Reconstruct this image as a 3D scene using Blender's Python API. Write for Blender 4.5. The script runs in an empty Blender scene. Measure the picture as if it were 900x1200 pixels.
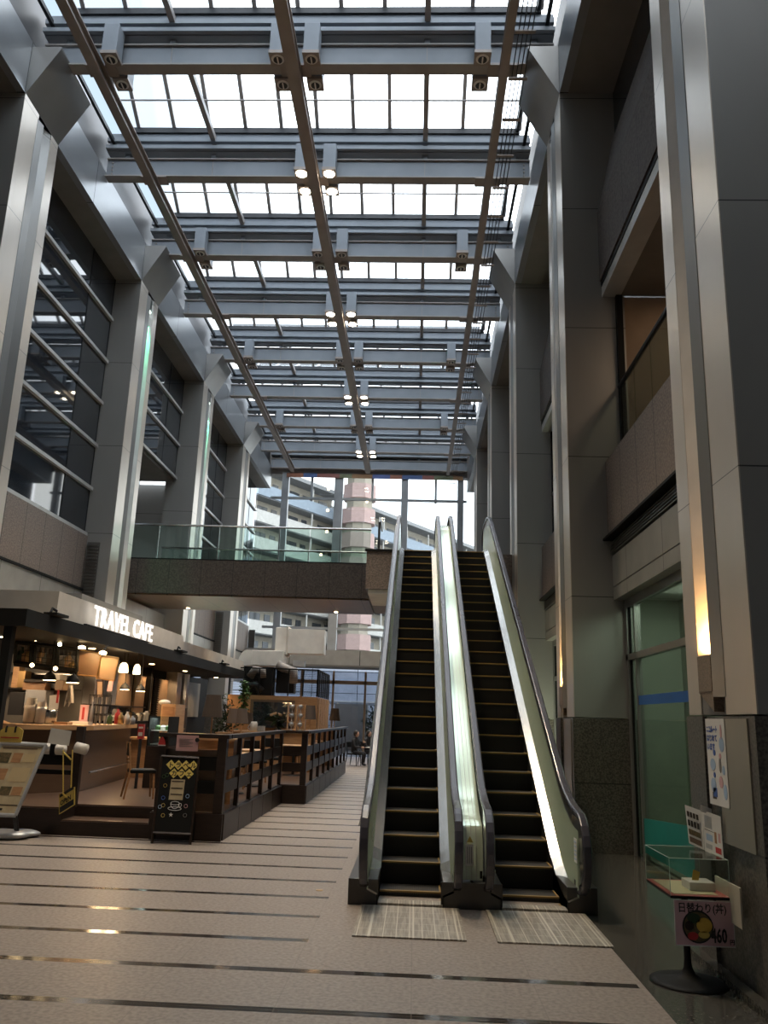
import bpy, math, random
from mathutils import Vector, Matrix
random.seed(7)
S = bpy.context.scene
COL = S.collection
# ------------------------------------------------------------------ camera
W_IMG, H_IMG, FPX = 900, 1200, 965.59
YAW, PITCH, ROLL = map(math.radians, (2.4808, 14.0494, 1.8753))
EYE = Vector((0, 0, 1.6))
fw = Vector((-math.sin(YAW)*math.cos(PITCH), math.cos(YAW)*math.cos(PITCH), math.sin(PITCH)))
r0 = Vector((math.cos(YAW), math.sin(YAW), 0)); u0 = r0.cross(fw)
rt = r0*math.cos(ROLL)+u0*math.sin(ROLL); up = -r0*math.sin(ROLL)+u0*math.cos(ROLL)
cd = bpy.data.cameras.new('camera'); cam = bpy.data.objects.new('camera', cd); COL.objects.link(cam)
cd.sensor_fit = 'VERTICAL'; cd.sensor_height = 36; cd.lens = FPX*36/H_IMG; cd.clip_end = 600; cd.clip_start = .05
m = Matrix((rt, up, -fw)).transposed().to_4x4(); m.translation = EYE
cam.matrix_world = m
S.camera = cam
# ------------------------------------------------------------------ world, view
S.view_settings.view_transform = 'Standard'; S.view_settings.look = 'None'
S.view_settings.exposure = 0.32; S.view_settings.gamma = 1; S.view_settings.use_curve_mapping = False
S.cycles.max_bounces = 8; S.cycles.diffuse_bounces = 5; S.cycles.glossy_bounces = 4
S.cycles.transparent_max_bounces = 24; S.cycles.transmission_bounces = 4
S.cycles.use_denoising = True; S.cycles.sample_clamp_indirect = 6
S.unit_settings.scale_length = 1.15
wd = bpy.data.worlds.new('overcast_sky'); S.world = wd; wd.use_nodes = True
nt = wd.node_tree; bg = nt.nodes['Background']
tc = nt.nodes.new('ShaderNodeTexCoord'); nz = nt.nodes.new('ShaderNodeTexNoise'); nz.inputs['Scale'].default_value = 2.2
cr = nt.nodes.new('ShaderNodeValToRGB'); cr.color_ramp.elements[0].color = (.74, .86, 1, 1); cr.color_ramp.elements[1].color = (.95, .98, 1, 1)
cr.color_ramp.elements[0].position = .35; cr.color_ramp.elements[1].position = .65
nt.links.new(tc.outputs['Generated'], nz.inputs['Vector']); nt.links.new(nz.outputs['Fac'], cr.inputs['Fac'])
sx_ = nt.nodes.new('ShaderNodeSeparateXYZ'); nt.links.new(tc.outputs['Generated'], sx_.inputs[0])
mr = nt.nodes.new('ShaderNodeMapRange'); mr.inputs['From Min'].default_value = -.29; mr.inputs['From Max'].default_value = -.13
nt.links.new(sx_.outputs[0], mr.inputs['Value'])
mxs = nt.nodes.new('ShaderNodeMix'); mxs.data_type = 'RGBA'; mxs.inputs[6].default_value = (.13, .165, .20, 1)   # blue-grey cloud low in the west
nt.links.new(mr.outputs[0], mxs.inputs[0]); nt.links.new(cr.outputs['Color'], mxs.inputs[7])
nt.links.new(mxs.outputs[2], bg.inputs['Color']); bg.inputs['Strength'].default_value = 4.3

def lamp(name, kind, loc, power, color=(1, .78, .5), size=.1, target=None, spot=None, sizey=None, blend=.5):
    ld = bpy.data.lights.new(name, kind); ld.energy = power; ld.color = color
    if kind == 'AREA':
        ld.size = size
        if sizey: ld.shape = 'RECTANGLE'; ld.size_y = sizey
    else: ld.shadow_soft_size = size
    if kind == 'SPOT': ld.spot_size = math.radians(spot or 60); ld.spot_blend = blend
    o = bpy.data.objects.new(name, ld); COL.objects.link(o); o.location = loc
    if target is not None:
        o.rotation_euler = (Vector(target)-Vector(loc)).to_track_quat('-Z', 'Y').to_euler()
    return o

# ------------------------------------------------------------------ materials
def mat(name, c, rough=.5, metal=0., noise=None, emis=None, es=1., spec=None, bump=None):
    """noise = (scale, second colour, contrast lo, hi, stretch xyz)"""
    M = bpy.data.materials.new(name); M.use_nodes = True; n = M.node_tree; b = n.nodes['Principled BSDF']
    b.inputs['Base Color'].default_value = (*c, 1); b.inputs['Roughness'].default_value = rough; b.inputs['Metallic'].default_value = metal
    if spec is not None: b.inputs['Specular IOR Level'].default_value = spec
    if emis: b.inputs['Emission Color'].default_value = (*emis, 1); b.inputs['Emission Strength'].default_value = es
    if noise is None: noise = (3.0, tuple(x*.86 for x in c), .35, .7, (1, 1, 1))
    g = n.nodes.new('ShaderNodeTexCoord'); mp = n.nodes.new('ShaderNodeMapping'); t = n.nodes.new('ShaderNodeTexNoise')
    mp.inputs['Scale'].default_value = noise[4] if len(noise) > 4 else (1, 1, 1)
    t.inputs['Scale'].default_value = noise[0]; t.inputs['Detail'].default_value = 4
    r = n.nodes.new('ShaderNodeValToRGB'); r.color_ramp.elements[0].position = noise[2]; r.color_ramp.elements[1].position = noise[3]
    r.color_ramp.elements[0].color = (*noise[1], 1); r.color_ramp.elements[1].color = (*c, 1)
    n.links.new(g.outputs['Object'], mp.inputs['Vector']); n.links.new(mp.outputs['Vector'], t.inputs['Vector'])
    n.links.new(t.outputs['Fac'], r.inputs['Fac']); n.links.new(r.outputs['Color'], b.inputs['Base Color'])
    if bump:
        bn = n.nodes.new('ShaderNodeBump'); bn.inputs['Strength'].default_value = bump; bn.inputs['Distance'].default_value = .01
        n.links.new(t.outputs['Fac'], bn.inputs['Height']); n.links.new(bn.outputs['Normal'], b.inputs['Normal'])
    M['ramp'] = r.name
    return M

def mathn(n, op, a, b=None, c=None):
    k = n.nodes.new('ShaderNodeMath'); k.operation = op
    for i, v in enumerate((a, b, c)):
        if v is None: continue
        if isinstance(v, (int, float)): k.inputs[i].default_value = v
        else: n.links.new(v, k.inputs[i])
    return k.outputs[0]

def joints(M, specs, dark=.25, col=(.02, .02, .02)):
    """panel joints: specs = [(axis, offset, pitch, width)] in object space"""
    n = M.node_tree; b = n.nodes['Principled BSDF']; src = b.inputs['Base Color'].links[0].from_socket
    g = n.nodes.new('ShaderNodeTexCoord'); sp = n.nodes.new('ShaderNodeSeparateXYZ'); n.links.new(g.outputs['Object'], sp.inputs[0])
    tot = None
    for ax, off, pitch, w in specs:
        v = mathn(n, 'SUBTRACT', sp.outputs[ax], off-w/2); v = mathn(n, 'FLOORED_MODULO', v, pitch); v = mathn(n, 'LESS_THAN', v, w)
        tot = v if tot is None else mathn(n, 'MAXIMUM', tot, v)
    mx = n.nodes.new('ShaderNodeMix'); mx.data_type = 'RGBA'; mx.inputs[7].default_value = (*col, 1)
    n.links.new(tot, mx.inputs[0]); n.links.new(src, mx.inputs[6]); n.links.new(mx.outputs[2], b.inputs['Base Color'])
    return M

def glass(name, tint=(.9, .95, .93), refl=.06, rough=.02, cloudy=0., edge=None):
    M = bpy.data.materials.new(name); M.use_nodes = True; n = M.node_tree; n.nodes.remove(n.nodes['Principled BSDF'])
    out = n.nodes['Material Output']; tr = n.nodes.new('ShaderNodeBsdfTransparent'); tr.inputs[0].default_value = (*tint, 1)
    gl = n.nodes.new('ShaderNodeBsdfGlossy'); gl.inputs['Roughness'].default_value = rough
    lw = n.nodes.new('ShaderNodeLayerWeight')   # Schlick curve, the same for both faces of the sheet
    f = mathn(n, 'MULTIPLY_ADD', mathn(n, 'POWER', lw.outputs['Facing'], 5.), .6, .02+refl*.5)
    mx = n.nodes.new('ShaderNodeMixShader'); n.links.new(f, mx.inputs[0]); n.links.new(tr.outputs[0], mx.inputs[1]); n.links.new(gl.outputs[0], mx.inputs[2])
    last = mx.outputs[0]
    if cloudy:
        tl = n.nodes.new('ShaderNodeBsdfTranslucent'); tl.inputs[0].default_value = (*tint, 1)
        m2 = n.nodes.new('ShaderNodeMixShader'); m2.inputs[0].default_value = cloudy
        n.links.new(last, m2.inputs[1]); n.links.new(tl.outputs[0], m2.inputs[2]); last = m2.outputs[0]
    n.links.new(last, out.inputs['Surface']); return M

def emit(name, c, s):
    M = bpy.data.materials.new(name); M.use_nodes = True; b = M.node_tree.nodes['Principled BSDF']
    b.inputs['Base Color'].default_value = (*c, 1); b.inputs['Emission Color'].default_value = (*c, 1); b.inputs['Emission Strength'].default_value = s
    return M

ST = (.40, .385, .365)
M = {}
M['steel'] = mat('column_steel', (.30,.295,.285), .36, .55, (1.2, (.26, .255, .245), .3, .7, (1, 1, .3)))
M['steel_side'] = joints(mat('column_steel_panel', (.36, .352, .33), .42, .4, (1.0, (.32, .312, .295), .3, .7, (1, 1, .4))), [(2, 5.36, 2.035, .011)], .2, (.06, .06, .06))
M['steel_front_warm_lit'] = joints(mat('column_steel_warm_lit_front', (.68, .61, .53), .34, .6, (1.2, (.60, .54, .47), .3, .7, (1, 1, .3))), [(2, 5.36, 2.035, .007)], .2, (.12, .11, .10))  # warm light falling on the fronts is put into this colour; sides stay darker
M['steel_low'] = mat('lower_steel_panel', (.46, .42, .35), .3, .6, (1.5, (.38, .35, .29), .3, .7))
M['soffit'] = mat('soffit_bronze_grey', (.21, .195, .175), .55, .2)
M['fascia'] = joints(mat('fascia_steel', (.30, .31, .32), .34, .5, (1.0, (.26, .27, .28), .3, .7, (.5, .5, 2))), [(1, 11.43, 3.035, .02)], .2)
M['girder'] = mat('girder_blue_grey_paint', (.215, .235, .262), .5, .1, (2, (.185, .205, .23), .3, .7))
M['girder_dark'] = mat('girder_flange_paint', (.31, .285, .27), .5, .1)
M['rail'] = mat('crane_rail_brown_paint', (.29, .245, .22), .45, .2)
M['dark'] = mat('dark_metal', (.035, .035, .038), .4, .4)
M['black'] = mat('black_paint', (.009, .009, .009), .65, 0, None, spec=.2)
M['granite'] = mat('brown_granite', (.21, .165, .135), .45, 0, (34, (.085, .066, .055), .34, .66, (1, 1, 1)))
M['granite_dark'] = mat('dark_polished_granite', (.12, .11, .095), .18, 0, (45, (.032, .03, .027), .4, .66, (1, 1, 1)))
M['granite_wall'] = joints(mat('brown_granite_panels', (.27, .21, .172), .6, 0, (36, (.13, .10, .083), .34, .66, (1, 1, 1))), [(1, 9.02, .80, .014)])
M['granite_up'] = joints(mat('grey_granite_panels', (.12, .10, .09), .75, 0, (26, (.06, .05, .045), .36, .62, (1, 1, 1))), [(1, 9.15, .80, .014)])
M['granite_bridge'] = joints(mat('bridge_granite', (.125, .102, .086), .35, 0, (34, (.055, .044, .038), .34, .66, (1, 1, 1))), [(0, -1.16, .80, .012)])
M['bronze'] = joints(mat('bridge_soffit_bronze', (.17, .118, .085), .32, .5), [(0, -1.16, .80, .02)])
M['granite_base'] = joints(mat('base_granite', (.145, .13, .11), .3, 0, (52, (.055, .05, .044), .38, .62, (1, 1, 1))), [(2, .86, 2.5, .012)])
M['beige'] = joints(mat('beige_metal_panel', (.36, .345, .31), .45, .35), [(1, 9.09, 1.60, .012)])
M['louvre'] = mat('louvre_dark', (.17, .165, .155), .4, .5)
M['white_bar'] = mat('pale_window_bar', (.55, .55, .53), .4, .3)
M['glass_dark'] = mat('dark_reflective_window_glass', (.018, .022, .028), .03, 0, None, spec=1.0)
M['glass'] = glass('clear_glass')
M['glass_rail'] = glass('balustrade_glass', (.80, .88, .85), .05, .03)
M['glass_end'] = glass('end_window_glass', (.78, .78, .76), .03)
M['glass_low'] = glass('smoked_lower_glass', (.66, .69, .74), .04)
M['glass_sky'] = glass('skylight_glass', (.95, .98, 1.0), .03, .1, .15)
M['glass_shop'] = glass('shopfront_glass', (.72, .80, .74), .07, .04)
M['acrylic'] = glass('clear_acrylic', (.93, .96, .94), .05, .02)
M['stainless'] = mat('brushed_stainless', (.42, .42, .41), .2, .9, (4, (.34, .34, .33), .3, .7, (6, 1, 1)))
M['green_steel'] = mat('pale_green_polished_panel', (.80, .90, .70), .15, .55, (2, (.74, .84, .65), .3, .7, (1, .6, 1)))
M['green_panel'] = mat('pale_green_balustrade', (.62, .72, .55), .22, .35, (2, (.55, .65, .49), .3, .7, (1, .6, 1)))
M['bronze_plain'] = mat('bronze_lamp_housing', (.30, .235, .18), .45, .4, (90, (.20, .155, .12), .4, .6))
M['handrail'] = mat('handrail_rubber', (.055, .052, .066), .25)
M['step'] = mat('escalator_step_black', (.016, .015, .015), .45, .3)
M['tread'] = joints(mat('escalator_tread_grooves', (.05, .047, .043), .5, .3), [(0, 0, .02, .011)], .2)
M['yellow'] = mat('yellow_edge_paint', (.30, .19, .055), .5)
M['truss'] = mat('escalator_cladding', (.23, .23, .23), .35, .7)
M['newel'] = mat('newel_base_bronze', (.085, .08, .075), .3, .6)
M['comb'] = joints(mat('floor_plate_ribbed_metal', (.40, .36, .30), .42, .4, (60, (.27, .24, .20), .42, .58, (1, .06, 1))), [(0, .0, .1, .007), (1, 0, .2, .006), (0, .03, .34, .014)], .2, (.62, .58, .50))
M['wood'] = mat('oak_veneer', (.42, .23, .11), .4, 0, (6, (.30, .155, .07), .3, .7, (1, .25, 5)))
M['wood_light'] = mat('light_oak', (.55, .34, .18), .4, 0, (7, (.43, .25, .125), .3, .7, (1, .3, 4)))
M['wood_dark'] = mat('dark_stained_wood', (.034, .021, .016), .42, 0, (6, (.022, .014, .011), .3, .7, (1, 1, 6)), spec=.3)
M['wood_mid'] = mat('brown_wood_panel', (.12, .075, .048), .42, 0, (5, (.11, .065, .042), .3, .7, (1, 1, 5)))
M['cafe_floor'] = joints(mat('walnut_floorboards', (.115, .068, .045), .28, 0, (5, (.065, .038, .026), .3, .7, (.3, 5, 1))), [(1, 0, .13, .006)])
M['shade'] = mat('lamp_shade_taupe_fabric', (.105, .078, .064), .85)
M['white'] = mat('white_plastic', (.72, .70, .67), .5)
M['whitebox'] = mat('cream_box_fascia', (.62, .58, .53), .6)
M['silver'] = mat('silver_plastic', (.45, .46, .48), .35, .3)
M['paper'] = mat('white_paper', (.70, .69, .66), .7)
M['pink'] = mat('pink_paper', (.62, .37, .38), .7)
M['cream'] = mat('cream_menu_print', (.46, .38, .24), .5, 0, (9, (.40, .32, .2), .4, .6))
M['menu_tan'] = mat('menu_tan_print', (.50, .39, .22), .6)
M['gold'] = mat('ochre_card', (.62, .45, .10), .6)
M['tile_yellow'] = mat('yellow_letter_tile', (.78, .62, .16), .6)
M['plank'] = mat('brown_plank_panel', (.24, .16, .10), .45, 0, (5, (.17, .11, .07), .3, .7, (1, 1, 5)))
M['frame_grey'] = mat('window_frame_grey', (.36, .38, .40), .45, .2)
M['red'] = mat('red_print', (.45, .03, .03), .5)
M['blue'] = mat('blue_print', (.06, .13, .42), .5)
M['skyblue'] = mat('pale_blue_print', (.35, .48, .66), .5)
M['teal'] = mat('teal_window_film', (.02, .22, .20), .3)
M['bluefilm'] = mat('blue_window_film', (.03, .12, .38), .3)
M['ink'] = mat('black_ink', (.01, .01, .01), .6)
M['chalk'] = mat('chalk_white', (.75, .75, .75), .8)
M['leaf'] = mat('green_leaf', (.05, .13, .025), .5, 0, (12, (.02, .06, .012), .3, .7))
M['leaf_dark'] = mat('dark_leaf', (.02, .05, .02), .5, 0, (12, (.008, .022, .008), .3, .7))
M['skin'] = mat('skin', (.50, .30, .21), .55)
M['cloth_dark'] = mat('black_clothing', (.015, .015, .018), .8)
M['hair'] = mat('dark_hair', (.02, .015, .012), .5)
M['duct'] = mat('white_duct', (.80, .76, .70), .5)
M['warm'] = emit('warm_lamp_glow', (1, .72, .38), 12)
M['warm_soft'] = emit('warm_glass_shade_glow', (1, .70, .36), 3.5)
M['spot_on'] = emit('lit_spotlight', (1, .88, .66), 40)
M['sign'] = emit('sign_letter_white', (1, .97, .92), 1.15)
M['warm_white'] = emit('green_white_lamp_glow', (.75, 1, .85), 5)
M['brass'] = mat('brass', (.55, .36, .16), .3, .9)
M['olive'] = mat('food_brown', (.13, .09, .04), .6, 0, (30, (.05, .05, .02), .35, .6))
M['food_y'] = mat('food_yellow', (.6, .38, .06), .5)
M['panel_warm'] = mat('tan_wall_panel', (.33, .23, .15), .55)
M['grey_wall'] = mat('grey_plaster', (.20, .19, .175), .6)
M['shop_wall'] = mat('pale_green_shop_wall', (.35, .385, .32), .7)

# ------------------------------------------------------------------ mesh builder
class MB:
    def __init__(s): s.v = []; s.f = []; s.smooth = False
    def add(s, vs, fs):
        b = len(s.v); s.v += [tuple(v) for v in vs]; s.f += [tuple(i+b for i in f) for f in fs]; return s
    def box(s, x0, x1, y0, y1, z0, z1):
        return s.add([(x0, y0, z0), (x1, y0, z0), (x1, y1, z0), (x0, y1, z0), (x0, y0, z1), (x1, y0, z1), (x1, y1, z1), (x0, y1, z1)],
                     [(0, 3, 2, 1), (4, 5, 6, 7), (0, 1, 5, 4), (1, 2, 6, 5), (2, 3, 7, 6), (3, 0, 4, 7)])
    def prism(s, prof, ax, a, b):
        """closed profile extruded along axis ax (0:x -> profile (y,z); 1:y -> (x,z); 2:z -> (x,y))"""
        def P(p, t): return (t, p[0], p[1]) if ax == 0 else (p[0], t, p[1]) if ax == 1 else (p[0], p[1], t)
        n = len(prof); vs = [P(p, a) for p in prof]+[P(p, b) for p in prof]
        return s.add(vs, [tuple(range(n))[::-1], tuple(range(n, 2*n))]+[(i, (i+1) % n, n+(i+1) % n, n+i) for i in range(n)])
    def quad(s, a, b, c, d, t=.004):
        a, b, c, d = map(Vector, (a, b, c, d)); n = (b-a).cross(d-a).normalized()*t
        return s.add([a, b, c, d, a-n, b-n, c-n, d-n], [(0, 1, 2, 3), (7, 6, 5, 4), (0, 4, 5, 1), (1, 5, 6, 2), (2, 6, 7, 3), (3, 7, 4, 0)])
    def tube(s, pts, r, n=8, closed=False):
        pts = [Vector(p) for p in pts]; rs = r if isinstance(r, (list, tuple)) else [r]*len(pts); rings = []
        pu = None
        for i, p in enumerate(pts):
            d = (pts[min(i+1, len(pts)-1)]-pts[max(i-1, 0)]).normalized()
            ref = pu if pu is not None else (Vector((0, 0, 1)) if abs(d.z) < .9 else Vector((1, 0, 0)))
            a = (ref-d*ref.dot(d)).normalized(); pu = a; b = d.cross(a)
            rings.append([p+(a*math.cos(2*math.pi*k/n)+b*math.sin(2*math.pi*k/n))*rs[i] for k in range(n)])
        vs = [v for rg in rings for v in rg]; fs = []
        for i in range(len(pts)-1):
            for k in range(n): fs.append((i*n+k, i*n+(k+1) % n, (i+1)*n+(k+1) % n, (i+1)*n+k))
        fs += [tuple(range(n))[::-1], tuple((len(pts)-1)*n+k for k in range(n))]
        return s.add(vs, fs)
    def rectpath(s, pts, w, h, side=Vector((1, 0, 0))):
        """rectangular section swept along pts (in a plane perpendicular to side)"""
        pts = [Vector(p) for p in pts]; vs = []
        for i, p in enumerate(pts):
            d = (pts[min(i+1, len(pts)-1)]-pts[max(i-1, 0)]).normalized(); nrm = side.cross(d).normalized()
            vs += [p-side*w/2-nrm*h/2, p+side*w/2-nrm*h/2, p+side*w/2+nrm*h/2, p-side*w/2+nrm*h/2]
        fs = [(0, 3, 2, 1)]
        for i in range(len(pts)-1):
            for k in range(4): fs.append((i*4+k, i*4+(k+1) % 4, i*4+4+(k+1) % 4, i*4+4+k))
        e = (len(pts)-1)*4; fs.append((e, e+1, e+2, e+3)); return s.add(vs, fs)
    def lathe(s, prof, c=(0, 0, 0), n=20):
        vs = []; fs = []
        for r, z in prof:
            for k in range(n): vs.append((c[0]+r*math.cos(2*math.pi*k/n), c[1]+r*math.sin(2*math.pi*k/n), c[2]+z))
        for i in range(len(prof)-1):
            for k in range(n): fs.append((i*n+k, i*n+(k+1) % n, (i+1)*n+(k+1) % n, (i+1)*n+k))
        fs += [tuple(range(n))[::-1], tuple((len(prof)-1)*n+k for k in range(n))]
        return s.add(vs, fs)
    def sphere(s, c, r, n=10, sc=(1, 1, 1)):
        pr = [(max(.001, math.sin(math.pi*i/n)), -math.cos(math.pi*i/n)) for i in range(n+1)]; k0 = len(s.v)
        s.lathe(pr, (0, 0, 0), n*2)
        s.v[k0:] = [(c[0]+x*r*sc[0], c[1]+y*r*sc[1], c[2]+z*r*sc[2]) for x, y, z in s.v[k0:]]
        return s
    def build(s, name, material, parent=None, smooth=False, bevel=0):
        off = Vector((0, 0, 0)); p = parent
        while p is not None: off += p.location; p = p.parent
        me = bpy.data.meshes.new(name); me.from_pydata([tuple(Vector(v)-off) for v in s.v], [], s.f); me.validate()
        o = bpy.data.objects.new(name, me); COL.objects.link(o)
        me.materials.append(material if not isinstance(material, str) else M[material])
        import bmesh
        bm = bmesh.new(); bm.from_mesh(me); bmesh.ops.recalc_face_normals(bm, faces=bm.faces); bm.to_mesh(me); bm.free()
        if smooth:
            for f in me.polygons: f.use_smooth = True
        if bevel:
            b = o.modifiers.new('bevel', 'BEVEL'); b.width = bevel; b.segments = 2; b.limit_method = 'ANGLE'
        if parent: o.parent = parent
        return o

def B(*a): return MB().box(*a)
def thing(name, loc, label, cat, group=None):
    o = bpy.data.objects.new(name, None); COL.objects.link(o); o.location = loc; o.empty_display_size = .1
    o['label'] = label; o['category'] = cat
    if group: o['group'] = group
    return o
def tag(o, label, cat, group=None, kind=None):
    o['label'] = label; o['category'] = cat
    if group: o['group'] = group
    if kind: o['kind'] = kind
    return o
def struct(o): o['kind'] = 'structure'; return o
def copy_tree(o, parent=None):
    c = o.copy(); COL.objects.link(c); c.parent = parent
    for ch in list(o.children): copy_tree(ch, c)
    return c
def place(proto, used, loc, label, rz=None, group=None):
    """first use takes the prototype itself, later ones copy it"""
    o = proto if not used else copy_tree(proto)
    o.location = loc; o['label'] = label
    if rz is not None: o.rotation_euler.z = rz
    if group: o['group'] = group
    return o
def at(px, py, y):
    """the point at depth y seen at pixel (px, py) of the 900x1200 photograph"""
    d = rt*((px-450)/FPX)-up*((py-600)/FPX)+fw
    return EYE+d*(y/d.y)
FONT_JP = None
def text(s, name, material, origin, right, upv, size, parent=None, depth=.004, bold=.0, align='LEFT', sx=1.0, spc=1.0):
    cu = bpy.data.curves.new(name, 'FONT'); cu.body = s; cu.size = size; cu.extrude = depth/2; cu.offset = bold; cu.align_x = align; cu.space_character = spc; cu.resolution_u = 2
    o = bpy.data.objects.new(name+'_curve', cu); COL.objects.link(o)
    dg = bpy.context.evaluated_depsgraph_get(); me = bpy.data.meshes.new_from_object(o.evaluated_get(dg)); bpy.data.objects.remove(o)
    R = Vector(right).normalized(); U = Vector(upv).normalized(); N = R.cross(U)
    off = Vector((0, 0, 0)); p = parent
    while p is not None: off += p.location; p = p.parent
    for v in me.vertices: v.co = Vector(origin)+R*v.co.x*sx+U*v.co.y+N*v.co.z-off
    me.materials.clear(); me.materials.append(M[material]); ob = bpy.data.objects.new(name, me); COL.objects.link(ob)
    if parent: ob.parent = parent
    return ob

# ================================================================== SETTING
XL, XR = -6.73, 2.14           # planes of the column fronts
YC = [5.38+6.07*k for k in range(6)]   # near edges of the columns
CW = 1.30
ZB = 11.56                     # underside of the eaves beam
# ---- floor
def floor_material():
    F = mat('granite_floor_striped', (.305, .256, .220), .42, 0, (34, (.190, .156, .132), .34, .62))
    n = F.node_tree; b = n.nodes['Principled BSDF']; src = b.inputs['Base Color'].links[0].from_socket
    g = n.nodes.new('ShaderNodeNewGeometry'); sp = n.nodes.new('ShaderNodeSeparateXYZ'); n.links.new(g.outputs['Position'], sp.inputs[0])
    x, y = sp.outputs[0], sp.outputs[1]
    def band(v, off, pitch, w): return mathn(n, 'LESS_THAN', mathn(n, 'FLOORED_MODULO', mathn(n, 'SUBTRACT', v, off-w/2), pitch), w)
    stripe = band(y, 5.12, .7465, .085)
    # stripes stop beside the escalators, run on to the dark border in front of them
    lim = mathn(n, 'MULTIPLY_ADD', mathn(n, 'LESS_THAN', y, 6.2), 2.2, -.74)
    stripe = mathn(n, 'MULTIPLY', stripe, mathn(n, 'LESS_THAN', x, lim))
    seam = mathn(n, 'MAXIMUM', band(x, .02, .77, .007), mathn(n, 'MULTIPLY', band(y, 5.12, .7465, .007), 1.0))
    edge = mathn(n, 'GREATER_THAN', x, 1.50)
    st2 = n.nodes.new('ShaderNodeMix'); st2.data_type = 'RGBA'; st2.inputs[7].default_value = (.035, .030, .028, 1)
    n.links.new(stripe, st2.inputs[0]); n.links.new(src, st2.inputs[6])
    sm = n.nodes.new('ShaderNodeMix'); sm.data_type = 'RGBA'; sm.inputs[7].default_value = (.17, .14, .12, 1)
    n.links.new(mathn(n, 'MULTIPLY', seam, .55), sm.inputs[0]); n.links.new(st2.outputs[2], sm.inputs[6])
    t2 = n.nodes.new('ShaderNodeTexNoise'); t2.inputs['Scale'].default_value = 40; r2 = n.nodes.new('ShaderNodeValToRGB')
    r2.color_ramp.elements[0].position = .4; r2.color_ramp.elements[1].position = .66
    r2.color_ramp.elements[0].color = (.035, .034, .030, 1); r2.color_ramp.elements[1].color = (.115, .105, .09, 1)
    n.links.new(g.outputs['Position'], t2.inputs['Vector']); n.links.new(t2.outputs['Fac'], r2.inputs['Fac'])
    ed = n.nodes.new('ShaderNodeMix'); ed.data_type = 'RGBA'; n.links.new(edge, ed.inputs[0]); n.links.new(sm.outputs[2], ed.inputs[6]); n.links.new(r2.outputs['Color'], ed.inputs[7])
    n.links.new(ed.outputs[2], b.inputs['Base Color'])
    dk = mathn(n, 'MAXIMUM', stripe, edge)
    n.links.new(mathn(n, 'MULTIPLY_ADD', dk, -.30, .42), b.inputs['Roughness'])
    return F
struct(B(-14, 5, -3, 36.2, -.2, 0).build('floor', floor_material()))

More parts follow.
